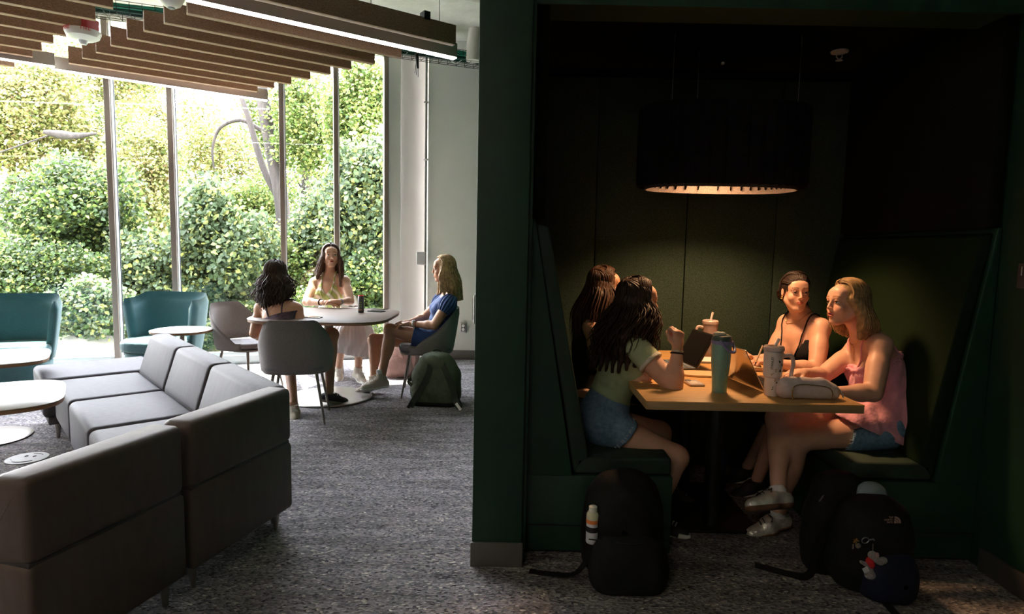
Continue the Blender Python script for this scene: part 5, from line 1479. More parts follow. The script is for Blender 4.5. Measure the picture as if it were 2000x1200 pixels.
shoe(rE, J['anR'], J['toeR'], (0, 0, 1), M_sneakK, mat('tan_sole', (.42, .36, .27), .7), M_laceW)
shoe(rE, J['anL'], J['toeL'], (0, 0, 1), mat('tan_shoe_canvas', (.42, .36, .27), .9, bump=.3, bscale=200), M_rubberw, M_laceW)

# ---- F: facing, striped halter, white skirt
J = dict(headc=A(646, 500, 6.16), neck=A(645, 539, 6.22), chest=A(644, 574, 6.18), pelvis=A(645, 640, 6.36),
         shR=A(614, 552, 6.22), shL=A(674, 549, 6.18), elR=A(598, 590, 6.02), wrR=A(632, 591, 5.86), elL=A(684, 588, 6.02), wrL=A(662, 590, 5.86),
         hipR=A(630, 652, 6.34), hipL=A(662, 652, 6.34), knR=A(668, 655, 5.92), knL=A(704, 650, 5.96),
         anR=np.array([-1.74, 6.12, .10]), toeR=np.array([-1.70, 5.98, .05]), anL=np.array([-1.52, 6.02, .10]), toeL=np.array([-1.40, 5.89, .05]),
         handR=dict(d=(1, -.15, -.05), pn=(0, .1, -1), thumb=(0, 1, 0), curl=.25), handL=dict(d=(-1, -.1, .12), pn=(0, .1, -1), thumb=(0, 1, 0), curl=.35))
rF, D, h = mk_person('woman facing camera in green striped halter top and white skirt', J, (.42, -1, .14), .98, .99, M_skin_sun, mo=.006, gaze=(-.15, .15), iris=(.05, .03, .02), brow=(.28, .18, .12))
f_ = D['_f']; up, fw, rt = f_['up'], f_['fw'], f_['rt']
def stripes():
    m = bpy.data.materials.new('striped_knit'); m.use_nodes = True; N = m.node_tree.nodes; L = m.node_tree.links
    b = N['Principled BSDF']; b.inputs['Roughness'].default_value = .85
    t_ = N.new('ShaderNodeTexCoord'); wv = N.new('ShaderNodeTexWave'); wv.inputs['Scale'].default_value = 5.5; wv.inputs['Distortion'].default_value = 3.0; wv.inputs['Detail'].default_value = 0; wv.inputs['Detail Scale'].default_value = 1.2
    wv.bands_direction = 'DIAGONAL'
    r = N.new('ShaderNodeValToRGB'); r.color_ramp.interpolation = 'CONSTANT'; e = r.color_ramp.elements
    e[0].color = (.42, .46, .14, 1); e[1].position = .82; e[1].color = (.78, .74, .66, 1)
    for p_, c_ in ((.3, (.24, .33, .12)), (.5, (.70, .68, .50)), (.66, (.42, .46, .14))):
        q = e.new(p_); q.color = (*c_, 1)
    L.new(t_.outputs['Object'], wv.inputs['Vector']); L.new(wv.outputs['Fac'], r.inputs[0]); L.new(r.outputs[0], b.inputs['Base Color'])
    return m
M_str = stripes(); ch = J['chest']
cloth(rF, 'halter_top', D['torso'], M_str, .007, [(J['pelvis']+up*.03, -up), (ch+up*.045+rt*.115, nrm(up*.45+rt*.89)), (ch+up*.045-rt*.115, nrm(up*.45-rt*.89)), (ch+up*.02-fw*.06, nrm(up*.8-fw*1.0))], h=.006, fn=vcut(ch+up*.025+fw*.05, nrm(up*.62-rt*.8), nrm(up*.62+rt*.8), fw, .08))
for sg_ in (1, -1):
    body_line(rF, 'halter_strap', (ch-up*.01+fw*.14+rt*sg_*.02, ch+up*.05+fw*.13+rt*sg_*.050, ch+up*.10+fw*.10+rt*sg_*.062, J['neck']+rt*sg_*.062+fw*.02+up*.02, J['neck']-fw*.055+up*.03), .0075, M_str, D, off=.006)
M_wsk = mat('white_skirt', (.90, .88, .90), .85, var=.05, vscale=10, bump=.2, bscale=40)
kn = lp(J['knR'], J['knL'], .5)
def skf(g):
    X, Y, Z = g.ax[0][:, None, None], g.ax[1][None, :, None], g.ax[2][None, None, :]
    an = np.arctan2(Y-kn[1]-.1, X-kn[0]); return g.F+np.clip((.62-Z)/.25, 0, 1)*.014*np.sin(an*13+3*np.sin(Z*9))+.002*np.sin(an*40)
sk = D['torso'][:1]+[cone(J['hipR'], J['knR'], .10, .085, .05), cone(J['hipL'], J['knL'], .10, .085, .05), cone(J['knR']+V3(0, .02, 0), V3(J['knR'][0]-.05, J['knR'][1]+.04, .22), .085, .085, .08),
     cone(J['knL']+V3(0, .03, 0), V3(J['knL'][0]+.10, J['knL'][1]+.06, .22), .09, .12, .08), cone(kn-V3(0, .01, 0), V3(kn[0]+.02, kn[1]+.04, .22), .09, .12, .08)]
cloth(rF, 'skirt', sk, M_wsk, .012, [(J['pelvis']+V3(0, -.02, .10), V3(0, .35, .9)), (V3(kn[0], kn[1], .285), nrm(V3(-.22, 0, -1)))], fn=skf)
ring_at(rF, 'hair_tie', lp(J['wrR'], J['elR'], .16), J['wrR']-J['elR'], .029, .005, M_blk)
ring_at(rF, 'watch_band', lp(J['wrL'], J['elL'], .14), J['wrL']-J['elL'], .028, .006, mat('grey_band', (.35, .36, .38), .4))
hair(rF, h, H_light, [(-62, [(-.085, .035, -.05), (-.090, .055, -.16), (-.075, .100, -.30)]), (-115, [(-.088, -.03, -.05), (-.10, -.03, -.15), (-.10, .02, -.29)]), (-180, [(0, -.11, -.05), (0, -.13, -.15), (0, -.13, -.26)]),
     (-245, [(.088, -.05, -.05), (.11, -.06, -.14), (.13, -.06, -.24)]), (-296, [(.085, .03, -.05), (.105, .02, -.13), (.14, .0, -.20)])], wave=(.003, 5), n=560, scatter=.012, seed=7, hullr=.018)
for q in 'RL': shoe(rF, J['an'+q], J['toe'+q], (0, 0, 1), M_canvas, M_rubberw, M_laceW, high=True, m_toe=M_rubberw, name='high_top_shoe')

# ---- G: blue dress
J = dict(headc=A(866, 525, 5.55), neck=A(879, 565, 5.58), chest=A(868, 605, 5.58), pelvis=A(846, 662, 5.57),
         shL=A(879, 588, 5.44), shR=A(870, 582, 5.73), elL=A(848, 636, 5.36), wrL=A(804, 633, 5.42), elR=A(826, 622, 5.78), wrR=A(798, 630, 5.62),
         hipL=A(840, 664, 5.47), hipR=A(842, 666, 5.67), knL=A(762, 645, 5.46), knR=A(730, 664, 5.66),
         anL=A(745, 740, 5.42), toeL=A(712, 745, 5.38), anR=np.array([-1.245, 5.52, .12]), toeR=np.array([-1.40, 5.50, .075]),
         handL=dict(d=(-1, .05, .0), pn=(0, .1, -1), thumb=(0, 1, 0), curl=.35), handR=dict(d=(-1, -.5, .0), pn=(0, 0, -1), thumb=(0, -1, 0), curl=.35))
rG, D, h = mk_person('blond woman in royal blue puff-sleeved dress, legs crossed', J, (-1, -.12, -.06), .98, .98, M_skin_tan, mo=0, brow=(.45, .35, .25))
f_ = D['_f']; up, fw, rt = f_['up'], f_['fw'], f_['rt']; ch = J['chest']
cloth(rG, 'dress', D['torso']+[cone(J['hipL'], lp(J['hipL'], J['knL'], .5), .10, .085, .05), cone(J['hipR'], lp(J['hipR'], J['knR'], .45), .10, .085, .05)], M_blue, .010,
      [(ch+up*.085+fw*.10, nrm(up+fw*.5)), (lp(J['hipL'], J['knL'], .42), nrm(J['knL']-J['hipL']-V3(0, 0, .02)))], fn=wrinkle(.0022, 60, (.6, 0, 1), 5))
for q in 'LR':
    sh, e_ = J['sh'+q], J['el'+q]; dr = nrm(e_-sh)
    def puff(g, sh=sh, dr=dr):
        P_ = g.pts()-sh; ax_ = frame_z(dr); an = np.arctan2(P_@ax_[0], P_@ax_[1]); return g.F+.004*np.sin(an*16)
    cloth(rG, 'puff_sleeve', [ell(lp(sh, e_, .18)+up*.01, (.078, .078, .095), frame_z(dr), .02), cone(lp(sh, e_, .3), lp(sh, e_, .46), .058, .048, .03)], M_blue, .0, [(lp(sh, e_, .47), dr)], h=.005, fn=puff)
    ring_at(rG, 'sleeve_elastic', lp(sh, e_, .46), dr, .045, .006, M_blue)
t0 = lp(J['wrL'], J['elL'], .10)
ring_at(rG, 'watch_band', t0, J['wrL']-J['elL'], .0285, .008, mat('white_band', (.75, .74, .72), .4))
box('watch_face', Vector(t0+V3(0, -.012, .030))-rG.location, (.030, .028, .010), mat('watch_case', (.6, .6, .6), .3, .6), rG, bevel=.003)
ring_at(rG, 'red_bracelet', lp(J['wrL'], J['elL'], .22), J['wrL']-J['elL'], .031, .003, mat('maroon_cord', (.22, .03, .04), .7))
hair(rG, h, H_blond, [(-78, [(-.088, .02, -.06), (-.10, .015, -.15), (-.115, .03, -.22)]), (-120, [(-.09, -.05, -.06), (-.11, -.08, -.15), (-.115, -.10, -.26)]), (-180, [(0, -.115, -.06), (0, -.14, -.15), (0, -.175, -.28)]),
     (-240, [(.09, -.05, -.06), (.11, -.07, -.16), (.11, -.10, -.30)]), (-282, [(.086, .03, -.06), (.10, .03, -.14), (.11, .05, -.24)])], wave=(.003, 5), n=600, scatter=.010, seed=8, hullr=.022)
shoe(rG, J['anL'], J['toeL'], nrm(J['knL']-J['anL']), M_canvas, M_rubberw, M_laceW, high=True, sock=M_sock, name='high_top_shoe')
shoe(rG, J['anR'], J['toeR'], (0, 0, 1), M_canvas, M_rubberw, M_laceW, high=True, name='high_top_shoe')
# ------------------------------------------------------------------ things on the booth table
TZ = .7402
def tumbler(label, q, hgt, r, body_mt, lid_mt, handle_dir=None, straw=None, taper=.78, step=True, ring_mt=None):
    t = thing('tumbler', label, 'tumbler', q)
    rb = r*taper
    prof = [(rb*.93, 0), (rb, .006)] + ([(rb, hgt*.38), (r*.97, hgt*.42), (r, hgt*.9)] if step else [(rb*1.02, hgt*.05), (r, hgt*.88)])
    lathe('cup_body', prof+[(r, hgt*.93)], body_mt, t, 40)
    lathe('steel_ring', [(r*1.005, hgt*.925), (r*1.005, hgt*.95)], ring_mt or M_steel, t, 40)
    lathe('lid', [(r*1.03, hgt*.945), (r*1.07, hgt*.955), (r*1.07, hgt*1.02), (r*.95, hgt*1.05), (r*.3, hgt*1.04)], lid_mt, t, 40)
    box('lid_tab', (-r*.35, 0, hgt*1.055), (r*.6, r*.5, .006), lid_mt, t, bevel=.002)
    if straw: tube('straw', [(0, 0, hgt*1.0), straw], .0065, mat('straw_plastic', (.75, .72, .70), .35), t, 12)
    if handle_dir is not None:
        d = Vector(handle_dir).normalized(); z1 = hgt*.84; z0 = hgt*.33
        tube('handle', spline([d*r*.95+Vector((0, 0, z1)), d*(r+.030)+Vector((0, 0, z1+.004)), d*(r+.040)+Vector((0, 0, z1-.03)), d*(r+.037)+Vector((0, 0, (z0+z1)/2)), d*(r+.028)+Vector((0, 0, z0+.006)), d*r*.9+Vector((0, 0, z0))], 5), .0085, lid_mt, t, 10)
    return t
q = AZ(1384, 697, TZ)
M_mauve = mat('mauve_enamel', (.34, .25, .24), .45)
M_mauveL = mat('mauve_plastic', (.48, .38, .35), .4)
tumbler('mauve tumbler with straw standing against the felt wall', (q[0], q[1], TZ), .205, .043, M_mauve, M_mauveL, handle_dir=(-1, -.1, 0), straw=(.012, 0, .262))
# teal bottle
q = AZ(1409, 769, TZ)
t = thing('drink_bottle', 'teal insulated bottle with lavender carry loop on booth table', 'bottle', (q[0], q[1]+.03, TZ))
M_tealcup = mat('teal_enamel', (.19, .35, .28), .4, var=.05, vscale=60)
lathe('cup_body', [(.0295, 0), (.0315, .004), (.033, .05), (.040, .13), (.0425, .20), (.0425, .215)], M_tealcup, t, 40)
M_lav = mat('lavender_plastic', (.24, .24, .45), .45)
lathe('collar', [(.0435, .213), (.0445, .217), (.0445, .224), (.043, .228)], M_lav, t, 40)
lathe('lid', [(.042, .226), (.043, .236), (.039, .248), (.02, .253), (.001, .254)], mat('dark_green_lid', (.06, .10, .08), .35), t, 40)
sdf = [cone((-.030, -.005, .252), (.022, -.004, .246), .012, .010, .01), cone((-.02, -.012, .255), (.0, -.012, .255), .012, .012, .01)]
sdf_obj('spout_flap', [cone(p[1]+np.array(t.location), p[2]+np.array(t.location), p[3], p[4], p[5]) for p in sdf], .003, mat('cream_lid', (.55, .52, .42), .4), t)
tube('carry_loop', spline([(-.018, -.043, .226), (-.004, -.050, .210), (.018, -.050, .190), (.042, -.040, .184), (.052, -.012, .196), (.045, .006, .218)], 5), .0065, M_lav, t, 10)
for p_ in ((-.018, -.042, .226), (.045, .0, .219)):
    bm = bmesh.new(); bmesh.ops.create_icosphere(bm, subdivisions=2, radius=.0085); bm_obj('hinge_button', bm, M_lav, t, True, loc=p_)
# white printed tumbler
q = AZ(1512, 775, TZ)
M_blush = mat('blush_enamel', (.76, .66, .62), .4, var=.03, vscale=40)
M_clear = mat('blush_clear_lid', (.62, .48, .44), .2)
tw = tumbler('pale printed tumbler with handle and angled straw, nearest the pencil case', (q[0], q[1]+.03, TZ), .205, .040, M_blush, M_clear, handle_dir=(1, -.25, 0), straw=(.020, 0, .245))
r_ = random.Random(3)
for k, (a_, z_, m_) in enumerate([(-1.25, .15, 0), (-.85, .135, 1), (-1.6, .115, 2), (-1.2, .11, 0), (-1.3, .055, 0), (-.9, .03, 1), (-1.95, .035, 1), (-1.65, .07, 2), (-.8, .085, 0), (-2.0, .10, 2)]):
    rr = .0395 if z_ > .085 else .032
    M_ = Matrix.Translation((rr*cos(a_), rr*sin(a_), z_)) @ Matrix.Rotation(a_+pi/2, 4, 'Z')
    bm = bmesh.new()
    for j in range(3): add_box(bm, (r_.uniform(-.004, .004), 0, r_.uniform(-.006, .006)), (.004, .0016, .006), Matrix.Rotation(r_.uniform(-1, 1), 3, 'Y'))
    bm.transform(M_)
    bm_obj('printed_motif', bm, [M_black, mat('olive_print', (.12, .14, .08), .5), mat('tan_print', (.5, .34, .16), .5)][m_], tw)
a_ = -2.05
text_obj('lettering', 'STANLEY', .0135, M_black, tw, Matrix.Translation((.0408*cos(a_), .0408*sin(a_), .145)) @ Matrix.Rotation(a_+pi/2, 4, 'Z') @ Matrix.Rotation(pi/2, 4, 'X') @ Matrix.Rotation(pi/2, 4, 'Z'), ext=.0006)
# left tablet laptop: hinge runs in depth, screen leans back towards camera right
q = AZ(1357, 722, TZ); q2 = AZ(1349, 703, TZ)
hinge = Vector((q[0], q[1], TZ)); 
t = thing('laptop', 'open black tablet computer in front of woman in sage tee', 'laptop', hinge, radians(8))
box('keyboard', (-.075, .105, .006), (.15, .24, .010), mat('slate_keyboard', (.10, .12, .15), .6), t, bevel=.003)
bm = bmesh.new()
for i in range(5):
    for j in range(12): add_box(bm, (-.03-.024*i, .005+.018*j, .0125), (.019, .0145, .003))
ok_ = bm_obj('keys', bm, mat('slate_keys', (.16, .19, .23), .6), t); ok_['kind'] = 'stuff'
sm_ = Matrix.Rotation(radians(27), 3, 'Y')
box('screen', (.045, .105, .098), (.009, .25, .19), M_black, t, M=sm_, bevel=.002)
box('display', (.0395, .105, .1005), (.0012, .235, .172), mat('dark_display', (.012, .010, .012), .08), t, M=sm_)
box('screen_back', (.051, .105, .0955), (.002, .25, .19), M_steel, t, M=sm_)
# notebooks and phone
q = AZ(1366, 707, TZ)
t = thing('notebook', 'open white spiral notebook behind the teal bottle', 'notebook', (q[0]+.07, q[1]+.03, TZ), radians(3))
box('pages', (0, 0, .006), (.19, .15, .010), mat('white_paper', (.72, .68, .66), .7), t, bevel=.001)
box('cover', (0, 0, .0012), (.20, .155, .002), M_black, t)
tubes('spiral_binding', [([Vector((-.09+.0095*k, -.077+.004*cos(a), .007+.006*sin(a))) for a in np.linspace(0, 2*pi, 9)], .0009) for k in range(20)], M_steel, t, 4)
q = AZ(1366, 733, TZ)
t = thing('tablet_sleeve', 'tan rounded slate lying beside the teal bottle', 'folder', (q[0]+.04, q[1], TZ), radians(-3))
prism('panel', superell(.125, .062, 4.5, 44), 0, .011, mat('tan_leather', (.62, .44, .24), .5), t, bevel=.003)
prism('edge', superell(.1245, .0615, 4.5, 44), .0002, .004, mat('brown_leather', (.25, .11, .05), .6), t, bevel=.001)
q = AZ(1355, 751, TZ)
t = thing('smartphone', 'white phone in clear case on the booth table', 'phone', (q[0], q[1], TZ), radians(4))
box('case', (0, 0, .005), (.072, .10, .010), mat('clear_case', (.50, .40, .35), .2, coat=.5), t, bevel=.004)
box('phone_back', (0, 0, .0105), (.060, .088, .002), mat('phone_white', (.62, .55, .52), .25), t, bevel=.001)
box('camera_bump', (-.018, .03, .013), (.024, .024, .003), mat('camera_grey', (.2, .18, .17), .3), t, bevel=.001)
box('magnet_ring', (0, -.005, .0118), (.026, .032, .0006), mat('phone_ring', (.75, .70, .66), .3), t)
# open book
q = AZ(1462, 725, TZ)
t = thing('book', 'open planner with coloured page edges before woman in camisole', 'book', (q[0]-.0, q[1]+.06, TZ), radians(-14))
for k in range(5): box('page_block', (0, 0, .004+.004*k), (.17-.002*k, .13, .0036), [mat('page_cream', (.68, .58, .42), .7), mat('page_orange', (.60, .22, .10), .7)][k % 2 == 1 and 1 or 0], t)
box('cover', (0, 0, .001), (.178, .138, .002), M_black, t)
bm = bmesh.new()
for i in range(7):
    for j in range(4): add_box(bm, (-.07+.023*i, -.05+.03*j, .0228), (.021, .0012, .0003))
bm_obj('printed_line', bm, mat('page_print', (.35, .28, .18), .7), t)
# right laptop, lid towards camera left
q = AZ(1492, 766, TZ)
t = thing('laptop', 'open thin silver laptop beside the pale printed tumbler', 'laptop', (q[0], q[1], TZ), radians(10))
M_lap = mat('champagne_aluminium', (.50, .40, .33), .22, .95)
box('base', (.105, .145, .006), (.20, .29, .010), M_lap, t, bevel=.003)
bm = bmesh.new()
for i in range(5):
    for j in range(13): add_box(bm, (.03+.024*i, .03+.0185*j, .0125), (.019, .0155, .002))
ok_ = bm_obj('keys', bm, M_black, t); ok_['kind'] = 'stuff'
sm_ = Matrix.Rotation(radians(-29), 3, 'Y')
box('lid', (-.050, .145, .098), (.005, .29, .20), M_lap, t, M=sm_, bevel=.002)
box('display', (-.0465, .145, .100), (.001, .27, .18), mat('laptop_display', (.02, .02, .03), .1, emit=((.6, .7, .9), .05)), t, M=sm_)
# pencil case
cs = AZ(1585, 784, TZ); c0 = np.array([cs[0]+.0, cs[1]+.055, TZ+.045])
t = thing('pencil_case', 'pale lilac zip pencil case at the table edge', 'pencil case', (c0[0], c0[1], TZ))
M_case = mat('lilac_canvas', (.62, .51, .51), .85, var=.06, vscale=80, bump=.25, bscale=220)
cp = [cone(c0+V3(-.085, 0, -.008), c0+V3(.10, -.005, -.012), .036, .034, .02), cone(c0+V3(-.085, 0, .012), c0+V3(.075, 0, .008), .030, .028, .02), cone(c0+V3(-.085, .01, -.018), c0+V3(.11, .005, -.020), .032, .030, .02),
      cone(c0+V3(-.07, -.012, .02), c0+V3(.05, -.012, .022), .022, .022, .02)]
sdf_obj('pouch', cp, .004, M_case, t, 0, [(V3(0, 0, TZ+.001), V3(0, 0, -1))], wrinkle(.0012, 70, (1, 0, .4), 3))
pw = [Vector((x_, y_, z_)) for x_, y_, z_ in [(-.075, -.046, .012), (-.078, -.047, .045), (-.062, -.043, .062), (-.02, -.040, .066), (.05, -.040, .060), (.082, -.040, .050), (.092, -.042, .030), (.092, -.042, .006)]]
tube('pocket_piping', spline(pw, 4), .0022, M_gold, t, 6)
tube('zip', spline([(-.10, -.005, .070), (-.02, -.008, .083), (.06, -.006, .078), (.12, .0, .050)], 5), .0028, M_gold, t, 6)
tube('zip_pull', spline([(.125, -.01, .05), (.140, -.02, .035), (.148, -.025, .010)], 4), [.004]*8+[.002], M_case, t, 6)
tube('zip_tag', [(-.074, -.038, .018), (-.070, -.042, .004)], .004, M_gold, t, 6)
# cables and glasses behind the tablet
q = AZ(1345, 694, TZ)
t = thing('charging_cable', 'black coiled charging cable behind the open tablet', 'cable', (q[0], q[1], TZ))
tube('cable', spline([(-.10, -.02, .004), (-.06, .04, .004), (0, .05, .03), (.03, .03, .055), (.0, .0, .03), (-.04, .0, .004), (.0, -.04, .004), (.07, -.02, .004)], 5), .0038, M_black, t, 6)
box('plug', (.015, .03, .062), (.035, .02, .014), mat('grey_plug', (.4, .36, .34), .4), t, bevel=.003)

# ------------------------------------------------------------------ backpacks
def bagsdf(name, root, lo_c, w_, d_, h_, mt, a=0.0, top_k=.6, hh=.007, fn=None, lean=0.0):
    c = np.array(lo_c, float); R_ = np.array([[cos(a), sin(a), 0], [-sin(a), cos(a), 0], [0, 0, 1]])
    X = lambda x, y, z: c+R_.T@V3(x, y+lean*z, z)
    r = d_*.5
    P = []
    for z0, sc_ in ((r*.9, 1.0), (h_*.35, 1.0), (h_*.6, .94), (h_-r*.75, top_k)):
        P.append(cone(X(-(w_/2-r)*sc_, 0, z0), X((w_/2-r)*sc_, 0, z0), r, r, .05))
    P2 = []
    for q in range(3):
        for sg_ in (-1, 1): P2.append(cone(P[q][1 if sg_ < 0 else 2], P[q+1][1 if sg_ < 0 else 2], r, r, .05))
        P2.append(cone((P[q][1]+P[q][2])/2, (P[q+1][1]+P[q+1][2])/2, r, r, .05))
    o = sdf_obj(name, P+P2, hh, mt, root, 0, [(V3(0, 0, c[2]+.004), V3(0, 0, -1))], fn)
    return X, o
M_olive = mat('olive_nylon', (.075, .095, .055), .7, var=.15, vscale=30, bump=.2, bscale=140)
M_web = mat('dark_webbing', (.035, .042, .03), .8)
bx, by = -.64, 5.17
t = thing('backpack', 'olive green backpack standing on carpet below blue dress chair', 'backpack', (bx, by, 0))
X, o = bagsdf('bag_body', t, (bx, by, 0), .40, .19, .41, M_olive, a=radians(-4), top_k=.45, fn=wrinkle(.003, 32, (.5, 0, 1), 2), lean=.12)
def strap(root, pts, wd_, mt, name='strap', th=.005, nrmv=(0, -1, 0)):
    S = spline([Vector(p) for p in pts], 5); P, T, N_ = frames(S)
    V, F_ = [], []
    nv = Vector(nrmv)
    for p, tt in zip(P, T):
        l_ = tt.cross(nv).normalized()
        for sx, sz in ((-1, 0), (1, 0), (1, 1), (-1, 1)): V.append(p+l_*sx*wd_/2+nv*sz*th-root.location)
    for k in range(len(P)-1):
        for i in range(4): F_.append((k*4+i, k*4+(i+1) % 4, (k+1)*4+(i+1) % 4, (k+1)*4+i))
    F_ += [(0, 3, 2, 1), tuple(len(V)-4+i for i in range(4))]
    me = bpy.data.meshes.new(name); me.from_pydata([tuple(v) for v in V], [], F_)
    return link(name, me, mt, root)
strap(t, [X(-.045, -.02, .43), X(-.03, -.095, .38), X(-.045, -.125, .28), X(-.10, -.125, .16), X(-.16, -.12, .06), X(-.185, -.14, .01)], .05, M_web, 'shoulder_strap')
strap(t, [X(.035, -.02, .43), X(.07, -.10, .36), X(.12, -.125, .27), X(.165, -.115, .16), X(.19, -.12, .07), X(.235, -.15, .01)], .05, M_web, 'shoulder_strap')
strap(t, [X(-.17, -.14, .05), X(-.205, -.16, .004)], .022, M_black, 'strap_end')
strap(t, [X(.20, -.14, .05), X(.245, -.17, .004)], .022, M_steel, 'strap_end')
tube('carry_handle', spline([Vector(X(-.04, 0, .435))-t.location, Vector(X(-.02, -.01, .465))-t.location, Vector(X(.02, -.01, .465))-t.location, Vector(X(.04, 0, .435))-t.location], 4), .008, M_web, t, 6)
strap(t, [X(-.20, -.02, .22), X(-.225, -.06, .20), X(-.19, -.08, .17)], .03, M_web, 'side_strap')
tube('seam', spline([Vector(X(-.14, -.112, .23))-t.location, Vector(X(0, -.112, .225))-t.location, Vector(X(.14, -.108, .235))-t.location], 5), .0035, M_web, t, 5)
sdf_obj('base_panel', [cone(X(-.11, 0, .03), X(.11, 0, .03), .103, .103, .02)], .008, mat('black_nylon', (.006, .006, .0065), .7, bump=.2, bscale=100, spec=.25), t, .004, [(V3(0, 0, .003), V3(0, 0, -1)), (V3(0, 0, .035), V3(0, 0, 1))])
M_pinkbag = mat('blush_nylon', (.46, .28, .26), .75, var=.1, vscale=30, bump=.2, bscale=100)
px_, py_ = -1.17, 6.35
t = thing('backpack', 'blush pink backpack on the floor behind the blue dress chair', 'backpack', (px_, py_, 0))
X, o = bagsdf('bag_body', t, (px_, py_, 0), .38, .22, .34, M_pinkbag, a=.15, top_k=.7, fn=wrinkle(.003, 30, (.5, 0, 1), 4))
strap(t, [X(-.03, -.11, .32), X(.02, -.14, .22), X(.05, -.14, .12), X(.02, -.15, .04), X(-.10, -.16, .005)], .035, M_pinkbag, 'shoulder_strap')
strap(t, [X(.10, -.11, .32), X(.15, -.13, .22), X(.14, -.13, .10)], .035, M_pinkbag, 'shoulder_strap')
box('buckle', Vector(X(.045, -.155, .13))-t.location, (.03, .012, .03), M_black, t, bevel=.004)
bagsdf('front_pocket', t, X(0, -.09, 0), .26, .12, .20, M_pinkbag, a=.15, top_k=.8)

M_nyl = MATS['black_nylon']
b1x, b1y = .475, 2.40
t = thing('backpack', 'black backpack with bottle in side pocket below left bench', 'backpack', (b1x, b1y, 0))
X, o = bagsdf('bag_body', t, (b1x, b1y+.05, 0), .30, .20, .405, M_nyl, top_k=.72, fn=wrinkle(.002, 30, (.4, 0, 1), 1))
bagsdf('front_pocket', t, (b1x+.01, b1y-.055, 0), .27, .12, .20, M_nyl, top_k=.9)
tube('carry_handle', spline([Vector(X(-.05, 0, .42))-t.location, Vector(X(-.03, 0, .44))-t.location, Vector(X(.03, 0, .44))-t.location, Vector(X(.05, 0, .42))-t.location], 4), .008, M_nyl, t, 6)
ring_at(t, 'emblem_ring', X(0, -.106, .30), (0, 1, 0), .020, .0022, mat('dark_badge', (.06, .06, .065), .3))
tube('emblem_mark', [Vector(X(-.008, -.107, .292))-t.location, Vector(X(-.006, -.107, .31))-t.location, Vector(X(.006, -.107, .31))-t.location, Vector(X(.008, -.107, .292))-t.location], .0018, MATS['dark_badge'], t, 5)
tube('zip', spline([Vector(X(-.15, -.10, .20))-t.location, Vector(X(0, -.165, .215))-t.location, Vector(X(.155, -.11, .205))-t.location], 6), .003, M_black, t, 5)
strap(t, [X(-.13, -.04, .10), X(-.20, -.06, .03), X(-.30, -.02, .006), X(-.38, .0, .005)], .03, M_nyl, 'shoulder_strap', nrmv=(0, 0, 1))
qb = at(1158, 1010, 2.37)
t = thing('bottle', 'cream bottle with orange band tucked in black backpack side pocket', 'bottle', (qb.x, 2.37, at(1158, 1060, 2.37).z))
M_cream = mat('cream_plastic', (.70, .68, .48), .5)
lathe('bottle_body', [(.022, 0), (.026, .005), (.026, .085)], mat('bottle_white', (.62, .62, .68), .5), t, 20)
lathe('orange_band', [(.0265, .085), (.0265, .100)], mat('orange_print', (.80, .22, .05), .5), t, 20)
lathe('cream_shoulder', [(.026, .10), (.026, .118), (.020, .13)], M_cream, t, 20)
lathe('cap', [(.017, .13), (.017, .15), (.010, .154)], M_rubberw, t, 20)
lathe('black_label', [(.0268, .050), (.0268, .072)], M_black, t, 20)

b2x, b2y = 1.475, 2.36
t = thing('backpack', 'black backpack with plush keyring and white chest logo, right', 'backpack', (b2x, b2y, 0))
X, o = bagsdf('bag_body', t, (b2x, b2y+.04, 0), .28, .17, .345, M_nyl, a=-.12, top_k=.75, fn=wrinkle(.002, 30, (.4, 0, 1), 6))
bagsdf('front_pocket', t, X(.04, -.075, 0), .17, .10, .17, mat('navy_nylon', (.010, .013, .035), .7, spec=.25), a=-.12, top_k=.9)
from mathutils.bvhtree import BVHTree
bvh = BVHTree.FromPolygons([tuple(v.co) for v in o.data.vertices], [tuple(p.vertices) for p in o.data.polygons])
l0 = Vector(at(1748, 1016, 2.1))-t.location
hit = bvh.ray_cast(l0, ray(1748, 1016).normalized())
lg = V3(*(hit[0]+t.location))+np.array(hit[1])*.006 if hit[0] else X(.03, -.10, .26)
Ml = Matrix.Translation(Vector(lg)-t.location) @ Matrix.Rotation(math.atan2(hit[1].x, -hit[1].y) if hit[0] else -.12, 4, 'Z') @ Matrix.Rotation(pi/2, 4, 'X')
M_logo = mat('logo_blush', (.42, .27, .24), .6)
for k, s_ in enumerate(('THE', 'NORTH', 'FACE')): text_obj('lettering', s_, .0105, M_logo, t, Ml @ Matrix.Translation((-.012, .010-.010*k, 0)), align='RIGHT')
arc = [(-.0, -.013)] + [(0.0+.028*(1-cos(a))*0+.028*sin(a), -.013+.028*cos(a)) for a in np.linspace(0, pi/2, 9)]
for r0_, r1_ in ((.020, .028), (.012, .018), (.0, .010)):
    bm = bmesh.new(); A_ = np.linspace(0, pi/2, 9)
    vo = [bm.verts.new((r1_*sin(a)-.009, -.013+r1_*cos(a), 0)) for a in A_]; vi = [bm.verts.new((r0_*sin(a)-.009, -.013+r0_*cos(a), 0)) for a in A_]
    for k in range(8): bm.faces.new((vo[k], vi[k], vi[k+1], vo[k+1]) if r0_ > 0 else (vo[k], vi[0], vo[k+1]))
    r = bmesh.ops.extrude_face_region(bm, geom=list(bm.faces)); bmesh.ops.translate(bm, verts=[v for v in r['geom'] if isinstance(v, bmesh.types.BMVert)], vec=(0, 0, .001))
    bm.transform(Ml @ Matrix.Translation((.002, -.001, 0))); bmesh.ops.recalc_face_normals(bm, faces=bm.faces)
    bm_obj('logo_arc', bm, M_logo, t)
strap(t, [X(-.08, -.02, .34), X(-.14, .02, .26), X(-.20, .02, .12), X(-.24, -.0, .02), X(-.42, .08, .006)], .035, M_nyl, 'shoulder_strap')
